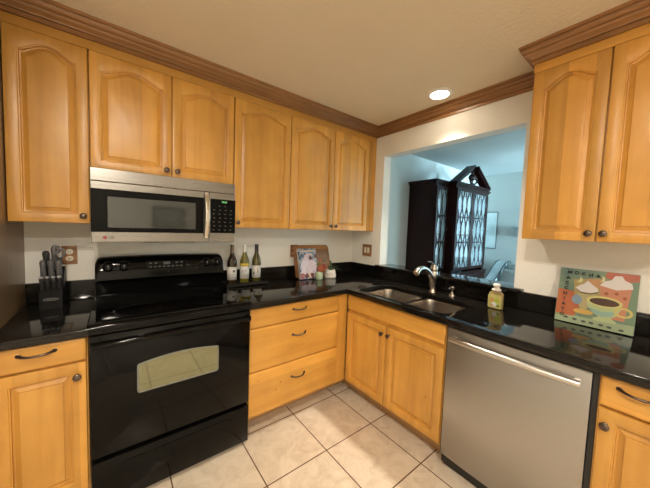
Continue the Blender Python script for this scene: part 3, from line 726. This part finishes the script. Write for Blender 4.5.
# ------------------------------------------------------------------ cutting board group
def lean(x0, y0, z0, ang, rotz=0.0):
    """leaning frame: u right, v up the face, n towards the viewer"""
    ca, sa = cos(ang), sin(ang); cz, sz = cos(rotz), sin(rotz)
    def f(u, v, n):
        x, y, z = u, v*sa-n*ca, v*ca+n*sa
        return Vector((x0+x*cz-y*sz, y0+x*sz+y*cz, z0+z))
    return f
fL = lean(-.585, -.098, ZC+.003, radians(13))
t = tag(obj('cutting_board', P_(rrect(-.205, .205, 0, .313, .032, 6), fL, -.0105, .0105, bev=.004), BOARDW, loc=(-.6, -.09, ZC), smooth=True, ang=radians(40)), 'brown wooden cutting board with rounded corners leaning on the backsplash', 'cutting board')
def blob(parent, name, f, cu, cv, ru, rv, m, n0, n1, seed=0, n=22, wob=.15):
    R = random.Random(seed); ph = R.random()*6
    poly = []
    for k in range(n):
        a = 2*pi*k/n; w = 1+wob*sin(3*a+ph)+wob*.6*sin(5*a+2*ph); poly.append((cu+ru*w*cos(a), cv+rv*w*sin(a)))
    return obj(name, P_(poly, f, n0, n1), m, parent)
ORG = mat('painted_orange', (.42, .10, .03), .5); GRN = mat('painted_green', (.16, .14, .04), .5); RED = mat('painted_red', (.33, .05, .03), .5)
for i, (u, v, a, b, m) in enumerate(((.085, .075, .030, .040, ORG), (.125, .100, .022, .026, RED), (.060, .130, .030, .014, GRN), (.130, .150, .030, .016, GRN), (.095, .160, .022, .016, ORG), (.150, .060, .020, .030, ORG), (.06, .05, .014, .03, RED))):
    blob(t, 'painted_flower', fL, u, v, a, b, m, .0107, .0112, i)
# cookbook leaning on the board
fK = lean(-.680, -.150, ZC+.003, radians(14))
t = tag(obj('cookbook', P_(rrect(-.102, .102, 0, .286, .003, 2), fK, -.009, .009, bev=.001), mat('book_pages', (.62, .58, .52), .6), loc=(-.65, -.14, ZC)), 'blue and pink illustrated cookbook leaning against the cutting board', 'book')
def cover_mat():
    m = mat('book_cover', (.3, .35, .45), .35); T, N, L, b = nodes(m)
    tc = N.new('ShaderNodeTexCoord'); v = N.new('ShaderNodeTexVoronoi'); v.inputs['Scale'].default_value = 55; L.new(tc.outputs['Object'], v.inputs['Vector'])
    r = ramp(N, [(.2, (.03, .05, .10)), (.45, (.14, .19, .28)), (.7, (.42, .46, .52)), (.95, (.25, .16, .14))]); L.new(v.outputs['Color'], r.inputs[0]); L.new(r.outputs[0], b.inputs['Base Color']); return m
cv = obj('cover', P_(rrect(-.102, .102, 0, .286, .003, 2), fK, .0092, .0102), cover_mat(), t)
PINK = noisy('cover_pink', (.58, .44, .50), (.66, .58, .62), 60, .4); LIL = mat('cover_lilac', (.66, .60, .66), .4); PLUM = mat('cover_plum', (.13, .05, .05), .4); CRM = mat('cover_cream', (.66, .52, .42), .4)
for i, (u, v, a, b, m) in enumerate(((0.0, .262, .105, .008, CRM), (.005, .130, .068, .075, PINK), (.012, .205, .042, .040, PINK), (-.055, .115, .026, .060, LIL), (.065, .110, .030, .050, PINK), (-.07, .060, .018, .032, LIL), (-.02, .15, .022, .03, LIL), (.0, .045, .075, .038, PINK), (-.075, .03, .028, .028, mat('cover_rose', (.34, .14, .16), .4)), (.03, .195, .018, .022, PLUM), (-.025, .03, .022, .020, PLUM), (.035, .030, .020, .026, PLUM), (.005, .04, .010, .03, CRM), (.09, .21, .014, .02, PLUM), (.095, .07, .012, .03, PLUM))):
    blob(cv, 'cover_shape', fK, u, v, a, b, m, .0103+.0001*i, .0106+.0001*i, i+20)
# candle and planter
t = thing('candle_jar', 'small pale green candle jar in front of the cookbook', 'candle', (-.600, -.198, ZC))
obj('jar', L_([(.028, 0), (.034, .003), (.035, .010), (.035, .064), (.0335, .066), (.032, .064), (.032, .052), (.002, .0515)], (-.600, -.198, ZC+.0003), n=28), mat('pale_green_glass', (.40, .50, .33), .25, coat=.4), t, smooth=True)
obj('wick', L_([(.001, 0), (.001, .008)], (-.600, -.198, ZC+.0518), n=8), BLKM, t)
px_, py_ = -.448, -.175
t = thing('potted_aloe', 'small green aloe in a white tapered pot on the corner worktop', 'potted plant', (px_, py_, ZC))
obj('pot', L_([(.044, .002), (.054, .0), (.059, .006), (.059, .022), (.047, .078), (.043, .079), (.042, .072), (.002, .071)], (px_, py_, ZC+.0003), n=32), mat('white_ceramic', (.74, .71, .66), .3), t, smooth=True)
obj('saucer', L_([(.040, .0002), (.053, .0002), (.053, .004), (.049, .0042)], (px_, py_, ZC), n=28), BLKM, t) if False else None
obj('soil', L_([(.041, .0712), (.040, .074), (.002, .075)], (px_, py_, ZC), n=20), mat('soil', (.03, .02, .012), .9), t)
INK = mat('pot_ink', (.30, .28, .26), .5)
cd = math.atan2(-2.2-py_, -2.11-px_)
for i, (da, z, h) in enumerate(((-.45, .030, .016), (-.15, .028, .022), (.15, .030, .018), (.42, .028, .020))):
    bm = bmesh.new()
    for k in range(5):
        q = k/4; rr = .0590-(z+h*q-.022)/.056*.012+.0008; a = cd+da+.05*sin(q*6)
        p = Vector((px_+rr*cos(a), py_+rr*sin(a), ZC+z+h*q)); box(bm, p.x-.0014, p.x+.0014, p.y-.0014, p.y+.0014, p.z-.003, p.z+.003)
    obj('pot_decoration', bm, INK, t)
ALOE = noisy('aloe_green', (.045, .09, .045), (.09, .15, .075), 60, .45)
def leaf(ctrl, w, name='leaf'):
    bm = bmesh.new(); sp = spline(ctrl, 6); n = len(sp)
    tube(bm, sp, [w*(1-(k/(n-1))**1.6*.93) for k in range(n)], n=8, flat=.45); obj(name, bm, ALOE, t, smooth=True)
c = Vector((px_, py_, ZC+.072))
vr = Vector((.79, -.61, 0))    # towards the right of the picture
for side, up_, w in ((-.02, .115, .011), (-.055, .07, .010), (.09, .035, .011), (.12, .012, .009), (.03, .075, .010), (-.075, .045, .009), (.005, .10, .011), (.055, .055, .009)):
    dpt = random.uniform(-.02, .02)
    e = c+vr*side+Vector((dpt, dpt, up_)); leaf([c+vr*side*.08, c+vr*side*.35+Vector((0, 0, up_*.6+.012)), e], w)

# ------------------------------------------------------------------ knife block
KBX0, KBX1 = -2.437, -2.343
t = thing('knife_block', 'black knife block full of grey-handled knives on the left worktop', 'knife block', (-2.39, -.13, ZC))
sec = [(-.195, ZC+.0003), (-.195, ZC+.098), (-.120, ZC+.195), (-.085, ZC+.215), (-.055, ZC+.195), (-.055, ZC+.0003)]
obj('block', P_(sec, lambda a, b, d: Vector((d, a, b)), KBX0, KBX1, bev=.003), mat('block_black', (.006, .006, .007), .4, spec=.2), t)
bm = bmesh.new(); fk = FA(-.1953); n = 30
cxk, czk = (KBX0+KBX1)/2, ZC+.052
loops(bm, [[fk(cxk+a*cos(2*pi*k/n), czk+b*sin(2*pi*k/n), d) for k in range(n)] for a, b, d in ((.030, .0075, 0), (.030, .0075, .001), (.027, .0055, .001), (.027, .0055, 0))])
box(bm, cxk-.018, cxk+.018, -.1955, -.1960, czk-.0010, czk+.0010)
obj('emblem', bm, GREYP, t, label='silver oval emblem')
HG = mat('knife_handle', (.19, .19, .20), .3, metal=.4); HB = mat('knife_handle_dark', (.035, .035, .037), .35)
BRIGHT = mat('butt_steel', (.75, .76, .78), .35, metal=.6)
def knife(x, y, z, ln, r, m, butt=True, dx=0):
    d = Vector((dx, -.30, .95)).normalized(); p = Vector((x, y, z))
    bm = bmesh.new(); pts = [p+d*ln*q for q in (0, .12, .35, .65, .9, 1)]
    tube(bm, pts, [r*.8, r*.85, r, r*.9, r*1.05, r*.75], n=12, flat=1.2); h = obj('knife_handle', bm, m, t, smooth=True)
    if butt:
        b2 = bmesh.new(); tube(b2, [p+d*(ln+.0005), p+d*(ln+.006), p+d*(ln+.009)], [r*.95, r*.9, r*.4], n=12); obj('butt_cap', b2, BRIGHT, h, smooth=True)
for k in range(4): knife(-2.4235+.0225*k, -.186+.0, ZC+.108, .066, .0092, HB)
for k in range(3): knife(-2.420+.030*k, -.150, ZC+.150, .115, .0125, HG, False)
knife(-2.412, -.115, ZC+.205, .105, .015, HB, False); knife(-2.386, -.112, ZC+.205, .135, .012, HG, False, .05)
bm = bmesh.new()
for cx_, cz_, cy_ in ((-2.372, ZC+.315, -.150), (-2.352, ZC+.298, -.162)):
    ring = [Vector((cx_+.015*cos(2*pi*k/20), cy_, cz_+.022*sin(2*pi*k/20))) for k in range(20)]
    rr = [[p + (Vector((cos(2*pi*k/20), 0, sin(2*pi*k/20)))*cos(2*pi*j/8)+Vector((0, 1, 0))*sin(2*pi*j/8))*.006 for j in range(8)] for k, p in enumerate(ring)]
    loops(bm, rr+[rr[0]])
    tube(bm, [(cx_, cy_, cz_-.018), (-2.362, -.112, ZC+.200)], .007, n=8)
obj('shears_handle', bm, HG, t, smooth=True)

# ------------------------------------------------------------------ painted coffee tile
lean_a = math.asin(.058/.307)
def fT(u, v, n):   # u rightwards (-y), v up the face, n out of the face
    ca, sa = cos(lean_a), sin(lean_a)
    return Vector((-.088+v*sa-n*ca, -1.823-u, ZC+.0025+v*ca+n*sa))
def tile_mat():
    m = mat('tile_ground', (.2, .25, .2), .25); T, N, L, b = nodes(m)
    tc = N.new('ShaderNodeTexCoord'); v = N.new('ShaderNodeTexNoise'); v.inputs['Scale'].default_value = 9; v.inputs['Detail'].default_value = 4; L.new(tc.outputs['Object'], v.inputs['Vector'])
    r = ramp(N, [(.30, (.10, .17, .19)), (.48, (.17, .25, .18)), (.62, (.30, .33, .18)), (.75, (.22, .28, .20))]); L.new(v.outputs['Fac'], r.inputs[0]); L.new(r.outputs[0], b.inputs['Base Color']); return m
t = tag(obj('painted_tile', P_(rrect(0, .307, 0, .307, .004, 2), fT, -.004, .004, bev=.001), tile_mat(), loc=(-.06, -1.98, ZC)), 'square painted coffee picture tile leaning on the backsplash at the right', 'picture')
LV = [0]
def shp(name, poly, col, rough=.3, mm=None):
    LV[0] += 1; n = .00405+.00012*LV[0]
    return obj(name, P_(poly, fT, .0041, n), mm or mat('paint', col, rough), t)
def ell(cu, cv, a, b, n=28, t0=0, t1=2*pi):
    return [(cu+a*cos(t0+(t1-t0)*k/n), cv+b*sin(t0+(t1-t0)*k/n)) for k in range(n)]
K = .307
def pt(u, v): return (u*K, (1-v)*K)     # picture fractions, v downwards
def pp(*a): return [pt(*q) for q in a]
shp('painted_patch', pp((.005, .40), (.005, .86), (.26, .88), (.34, .62), (.25, .42)), (.42, .12, .05))
shp('painted_patch', pp((.62, .005), (.995, .005), (.995, .14), (.80, .18), (.60, .10)), (.42, .12, .07))
shp('painted_patch', pp((.20, .20), (.60, .12), (.64, .45), (.50, .62), (.24, .50)), (.38, .30, .12))
shp('painted_patch', pp((.38, .16), (.56, .16), (.56, .30), (.40, .28)), (.48, .26, .12))
shp('painted_patch', pp((.005, .90), (.30, .86), (.995, .84), (.995, .995), (.005, .995)), (.30, .38, .24))
shp('painted_patch', pp((.90, .14), (.995, .12), (.995, .82), (.88, .80)), (.15, .24, .16))
# tall mug with whipped cream
shp('painted_mug', pp((.55, .24), (.93, .24), (.88, .80), (.62, .80)), (.52, .22, .13))
shp('painted_cream', pp((.55, .25), (.60, .17), (.68, .14), (.72, .06), (.80, .05), (.84, .12), (.92, .16), (.94, .25), (.75, .30)), (.66, .63, .62))
for q in ((.64, .38), (.76, .36), (.86, .42), (.80, .52), (.70, .50)): shp('painted_dot', ell(*pt(*q), .008, .008, 10), (.30, .09, .04))
# sundae cup
shp('painted_cup', pp((.27, .42), (.52, .42), (.47, .62), (.40, .72), (.34, .72), (.29, .60)), (.42, .36, .18))
shp('painted_cup', ell(*pt(.28, .56), .021, .026), (.22, .32, .42))
shp('painted_saucer', ell(*pt(.38, .76), .040, .014), (.58, .38, .10))
shp('painted_cream', pp((.24, .35), (.30, .29), (.34, .27), (.39, .20), (.44, .24), (.53, .32), (.54, .37), (.45, .41), (.32, .41)), (.66, .63, .62))
shp('painted_line', pp((.24, .36), (.32, .42), (.45, .42), (.54, .375), (.54, .39), (.45, .435), (.32, .435)), (.03, .03, .03))
# moon and ring
shp('painted_moon', pp((.29, .14), (.33, .19), (.30, .25), (.24, .23), (.28, .21)), (.60, .56, .30))
shp('painted_moon', pp((.56, .09), (.60, .11), (.60, .17), (.55, .19), (.58, .14)), (.62, .60, .40))
# handle ring then big coffee cup
LV[0] += 1
rg = [[fT(pt(.86, .66)[0]+a*cos(2*pi*k/24), pt(.86, .66)[1]+b*sin(2*pi*k/24), n) for k in range(24)] for a, b, n in ((.034, .026, .0045), (.034, .026, .0072), (.023, .016, .0072), (.023, .016, .0045))]
bm = bmesh.new(); loops(bm, rg); obj('painted_cup_handle', bm, mat('paint_yellow', (.55, .48, .16), .3), t)
shp('painted_coffee_cup', [pt(.41, .50), pt(.42, .62), pt(.50, .74), pt(.58, .79), pt(.50, .84), pt(.54, .87), pt(.78, .87), pt(.80, .84), pt(.72, .79), pt(.78, .74), pt(.83, .62), pt(.84, .52)], (.42, .50, .26))
shp('painted_coffee_cup', [pt(.44, .66), pt(.52, .76), pt(.62, .79), pt(.72, .77), pt(.80, .66), pt(.62, .70)], (.26, .42, .34))
shp('painted_cup_rim', ell(*pt(.625, .53), .067, .028), (.60, .55, .20))
shp('painted_coffee', ell(*pt(.625, .535), .056, .020), (.07, .03, .02))
for q in ((.16, .91), (.28, .92), (.40, .93), (.50, .93), (.62, .93), (.72, .94), (.86, .95)): shp('painted_bean', ell(*pt(*q), .010, .006, 12), (.06, .07, .06))
LET = mat('painted_letter', (.02, .02, .02), .4)
def letter(ch, u, v, s=.024, rot=0):
    a, b = pt(u, v)
    def f(x, y, d): return fT(a+x*cos(rot)-y*sin(rot), b+x*sin(rot)+y*cos(rot), .0075+d)
    obj('painted_letter', text_bm(ch, s, f, bold=.0009), LET, t)
for k, ch in enumerate('MOCHA'): letter(ch, .14+.095*k, .075+.006*k, rot=(-.1, .1, -.15, .12, 0)[k])
for k, ch in enumerate('ACCHIATO'): letter(ch, (.125, .12, .115, .11, .105, .105, .10, .10)[k], .185+.098*k, rot=(.1, -.1, .1, 0, -.1, .1, 0, 0)[k])

# ------------------------------------------------------------------ dining room: breakfront china cabinet
HX0, HX1, HC0, HC1 = 1.00, 2.50, 1.30, 2.22
HW, HCF = -.385, -.488
t = thing('china_cabinet', 'dark mahogany breakfront china cabinet with glass doors and broken pediment', 'china cabinet', (1.75, -.25, 0))
def carc(x0, x1, yf, z0, z1):
    bm = bmesh.new(); th = .02
    box(bm, x0, x0+th, -.012, yf, z0, z1); box(bm, x1-th, x1, -.012, yf, z0, z1); box(bm, x0+th, x1-th, -.012, -.024, z0, z1)
    box(bm, x0+th, x1-th, -.024, yf, z0, z0+th); box(bm, x0+th, x1-th, -.024, yf, z1-th, z1)
    for z in (1.24, 1.58): box(bm, x0+th, x1-th, -.024, yf+.06, z, z+.012)
    return bm
HZ0, HZ1 = .84, 1.99
obj('wing', carc(HX0, HC0-.001, HW, HZ0, HZ1), MAHOG, t); obj('wing', carc(HC1+.001, HX1, HW, HZ0, HZ1), MAHOG, t)
obj('centre_section', carc(HC0, HC1, HCF, HZ0, HZ1), MAHOG, t)
bm = bmesh.new(); box(bm, HX0-.01, HX1+.01, -.01, HW-.03, .03, .81, bev=.003); box(bm, HC0-.01, HC1+.01, HW-.031, HCF-.03, .03, .81, bev=.003)
box(bm, HX0+.02, HX1-.02, -.03, HW, 0, .0299); bs = obj('base', bm, MAHOG, t)
bm = bmesh.new(); box(bm, HX0-.02, HX1+.02, -.008, HW-.05, .8105, .8395, bev=.004); box(bm, HC0-.02, HC1+.02, HW-.0505, HCF-.05, .8105, .8395, bev=.004); obj('base_top', bm, MAHOG, t)
def cornice(x0, x1, yf, z):
    bm = bmesh.new()
    for o, a, b in ((.008, 0, .014), (.018, .014, .030), (.030, .030, .044), (.036, .044, .054)): box(bm, x0-o, x1+o, -.010, yf-o, z+a, z+b-.0004, bev=.002, seg=1)
    return bm
bm = bmesh.new()
for o, a, b in ((.008, 0, .014), (.018, .014, .030), (.030, .030, .044), (.036, .044, .054)): box(bm, HX0-o, HC0-.04, -.010, HW-o, HZ1+a, HZ1+b-.0004, bev=.002, seg=1)
for o, a, b in ((.008, 0, .014), (.018, .014, .030), (.030, .030, .044), (.036, .044, .054)): box(bm, HC1+.04, HX1+o, -.010, HW-o, HZ1+a, HZ1+b-.0004, bev=.002, seg=1)
obj('wing_cornice', bm, MAHOG, t)
obj('centre_cornice', cornice(HC0, HC1, HCF, HZ1), MAHOG, t)
fH = FA(HCF)
HCX = (HC0+HC1)/2; zp = HZ1+.055
bm = bmesh.new()
for s in (-1, 1):
    x_o, x_i = HCX+s*(HC1-HC0+.05)/2, HCX+s*.07
    prism(bm, [(x_o, zp), (x_i, zp+.235), (x_i, zp+.195), (x_o-s*.08, zp)], fH, -.06, .028)
    prism(bm, [(x_o, zp+.001), (x_i-s*.02, zp+.262), (x_i-s*.02, zp+.236), (x_o-s*.045, zp+.001)], fH, -.08, .045)
obj('pediment', bm, MAHOG, t)
bm = bmesh.new()
lathe(bm, [(.03, 0), (.034, .02), (.018, .04), (.014, .06), (.040, .085), (.048, .115), (.036, .145), (.015, .165), (.020, .18), (.002, .205)], (HCX, HCF+.02, zp), n=16)
for s in (-1, 1):
    tube(bm, spline([(HCX+s*.03, HCF, zp+.02), (HCX+s*.09, HCF, zp+.05), (HCX+s*.075, HCF, zp+.11), (HCX+s*.04, HCF, zp+.09)], 6), .012, n=8)
obj('finial', bm, MAHOG, t, smooth=True)
HGL = mat('cabinet_glass', (.75, .85, .88), .03, spec=1.0, trans=.75, ior=1.6)
def glass_door(x0, x1, yf, z0, z1, nv):
    f = FA(yf); fr = .035
    d = obj('glass_door', curve_mesh([[(x0, z0), (x1, z0), (x1, z1), (x0, z1)]], .0005, .02, f, [[(x0+fr, z0+fr), (x0+fr, z1-fr), (x1-fr, z1-fr), (x1-fr, z0+fr)]]), MAHOG, t)
    obj('pane', P_([(x0+fr-.002, z0+fr-.002), (x1-fr+.002, z0+fr-.002), (x1-fr+.002, z1-fr+.002), (x0+fr-.002, z1-fr+.002)], f, .006, .009), HGL, d)
    bm = bmesh.new(); a0, a1, b0, b1 = x0+fr, x1-fr, z0+fr, z1-fr; w = (a1-a0)/nv; h = (b1-b0)/3
    for r in range(3):
        for k in range(nv):
            for s in (-1, 1):
                cx = a0+w*(k+.5); pts = []
                for q in range(13):
                    tq = q/12; wob = .5 - .32*(abs(cos(pi*tq)))**3
                    pts.append(f(cx+s*w*wob, b0+h*(r+tq), .0135))
                tube(bm, pts, .0055, n=6)
        if r: tube(bm, [f(a0, b0+h*r, .0135), f(a1, b0+h*r, .0135)], .007, n=6)
    obj('muntins', bm, MAHOG, d)
    obj('knob', L_([(.006, 0), (.006, .01), (.010, .014), (.008, .02), (.001, .022)], f(x1-fr/2, (z0+z1)/2, .0201), ax=(0, -1, 0), n=12), SATIN, d, smooth=True)
glass_door(HX0+.01, HC0-.012, HW, .90, 1.97, 2)
glass_door(HC1+.012, HX1-.01, HW, .90, 1.97, 2)
xm = HCX
glass_door(HC0+.012, xm-.001, HCF, .90, 1.97, 3); glass_door(xm+.001, HC1-.012, HCF, .90, 1.97, 3)
for k in range(3):
    x0 = HC0+.02+k*.298; dw_ = obj('drawer', P_([(x0, .60), (x0+.285, .60), (x0+.285, .78), (x0, .78)], FA(HCF-.03), .0005, .014, bev=.002), MAHOG, t)
    obj('drawer_pull', L_([(.012, 0), (.012, .01), (.016, .016), (.001, .02)], FA(HCF-.03)(x0+.142, .69, .0142), ax=(0, -1, 0), n=14), SATIN, dw_, smooth=True)
for k in range(4):
    x0 = HC0+.01+k*.225; obj('cupboard_door', door_bm(FA(HCF-.03), x0, x0+.222, .06, .585, n0=.0005), MAHOG, t)
# crockery on the shelves
CHINA = mat('white_china', (.70, .74, .76), .2)
for i, (x, z) in enumerate([(1.42, .8605), (1.62, .8605), (1.86, .8605), (2.08, .8605), (1.45, 1.2525), (1.68, 1.2525), (1.90, 1.2525), (2.10, 1.2525), (1.48, 1.5925), (1.76, 1.5925), (2.02, 1.5925), (1.15, 1.2525), (1.15, 1.5925), (1.15, .8605)]):
    R = random.Random(i); h = R.uniform(.12, .2); r = R.uniform(.03, .05)
    lvl = 'bottom' if z < 1 else ('middle' if z < 1.4 else 'top')
    tag(obj('vase', L_([(r*.7, 0), (r, h*.2), (r*1.05, h*.5), (r*.5, h*.8), (r*.65, h)], (x, -.22, z+.0008), n=18), CHINA, loc=(x, -.22, z), smooth=True), 'white china vase on a shelf behind the glass of the dark cabinet', 'vase', 'white vases in the china cabinet')

# picture on the far wall
fF = FB(DX1-.0005)
t = tag(obj('framed_picture', curve_mesh([[(-.02, 1.135), (.345, 1.135), (.345, 1.775), (-.02, 1.775)]], .0005, .022, fF, [[(0, 1.155), (0, 1.755), (.325, 1.755), (.325, 1.155)]]) if False else P_([(.02, 1.135), (.345, 1.135), (.345, 1.775), (.02, 1.775)], fF, .0005, .018), mat('frame_grey', (.16, .17, .17), .4), loc=(DX1, -.18, 1.45)), 'tall pale picture in a thin dark frame on the far dining room wall', 'picture')
obj('artwork', P_([(.034, 1.149), (.331, 1.149), (.331, 1.761), (.034, 1.761)], fF, .0185, .020), noisy('pale_art', (.80, .86, .86), (.62, .74, .76), 5, .3), t)
# small corner shelf
bm = bmesh.new(); prism(bm, [(.61, 1.50), (.78, 1.50), (.72, 1.38), (.66, 1.36)], fF, .0005, .10); box(bm, DX1-.13, DX1-.0005, -.80, -.59, 1.501, 1.52)
tag(obj('wall_bracket', bm, mat('bracket_grey', (.38, .42, .43), .5), loc=(DX1, -.7, 1.45)), 'small grey bracket shelf on the far wall right of the picture', 'shelf')

# sofa
SOFA = noisy('sofa_linen', (.50, .58, .60), (.55, .63, .65), 40, .8, .3, 300); PIP = mat('sofa_piping', (.06, .07, .08), .6)
t = thing('sofa', 'pale blue upholstered sofa with curved arm against the far dining room wall', 'sofa', (2.65, -1.2, 0))
obj('frame', B(2.32, 3.04, -.594, -2.2, .06, .34, bev=.02), SOFA, t)
obj('back_cushion', B(2.88, 3.07, -.596, -2.2, .345, .93, bev=.05, seg=4), SOFA, t)
def arm(y0, y1):
    ctrl = [(3.05, .945), (2.95, .955), (2.82, .925), (2.66, .83), (2.50, .72), (2.34, .66), (2.29, .60)]
    sp = [(p.x, p.y) for p in spline([(a, b, 0) for a, b in ctrl], 5)]
    poly = sp+[(2.28, .1), (3.05, .1)]
    a = obj('arm', P_(poly, lambda x, z, d: Vector((x, d, z)), y0, y1, bev=.02), SOFA, t, smooth=True, ang=radians(50))
    for y in (y0, y1):
        bm = bmesh.new(); tube(bm, [(x, y, z) for x, z in sp], .009, n=8); obj('piping', bm, PIP, a, smooth=True)
arm(-.452, -.592); arm(-2.202, -2.34)
obj('seat_cushion', B(2.31, 2.875, -.596, -2.195, .345, .52, bev=.05, seg=4), SOFA, t)
bm = bmesh.new()
for x in (2.3, 2.98):
    for y in (-.5, -2.15): lathe(bm, [(.02, 0), (.028, .0595)], (x, y, .0), n=12)
obj('feet', bm, MAHOG, t)
PIL = noisy('pillow_pattern', (.30, .34, .34), (.44, .47, .44), 28, .8)
def pillow(cx, cy, cz, w, h, d, rx, m, label):
    bm = bmesh.new(); n = 14; top = []
    g = []
    for sgn in (1, -1):
        rows = []
        for i in range(n+1):
            row = []
            for j in range(n+1):
                a, b = i/n*2-1, j/n*2-1
                q = max(0, (1-a**4)*(1-b**4))**.5*d/2*sgn
                row.append(bm.verts.new((q, a*w/2*(1-.06*(1-b*b)), b*h/2*(1-.06*(1-a*a)))))
            rows.append(row)
        for i in range(n):
            for j in range(n): bm.faces.new((rows[i][j], rows[i+1][j], rows[i+1][j+1], rows[i][j+1]))
    bmesh.ops.remove_doubles(bm, verts=bm.verts, dist=.0005)
    bmesh.ops.rotate(bm, verts=bm.verts, cent=(0, 0, 0), matrix=Matrix.Rotation(radians(rx), 3, 'Y'))
    bmesh.ops.translate(bm, verts=bm.verts, vec=(cx, cy, cz))
    tag(obj('pillow', bm, m, loc=(cx, cy, cz), smooth=True), label, 'pillow', 'pillows on the sofa')
pillow(2.775, -.835, .75, .44, .44, .14, 14, PIL, 'grey patterned pillow leaning on the sofa back beside the curved arm')
pillow(2.59, -.80, .705, .38, .34, .13, 24, noisy('pillow_taupe', (.30, .31, .29), (.40, .40, .37), 30, .8), 'smaller taupe pillow in front of the patterned one on the sofa')

# framed picture on the wall opposite the range: it shows as a reflection in the microwave door
fW = lambda u, z, n: Vector((u, KY0+n, z))
t = tag(obj('framed_picture', P_([(-1.55, 1.28), (-1.00, 1.28), (-1.00, 1.70), (-1.55, 1.70)], fW, .0005, .02), mat('frame_dark', (.03, .025, .02), .4), loc=(-1.28, KY0, 1.5)), 'dark framed picture on the opposite wall, mirrored faintly in the microwave door', 'picture')
obj('artwork', P_([(-1.50, 1.33), (-1.05, 1.33), (-1.05, 1.65), (-1.50, 1.65)], fW, .0202, .022), noisy('rear_art', (.45, .45, .40), (.25, .27, .24), 6, .4), t)
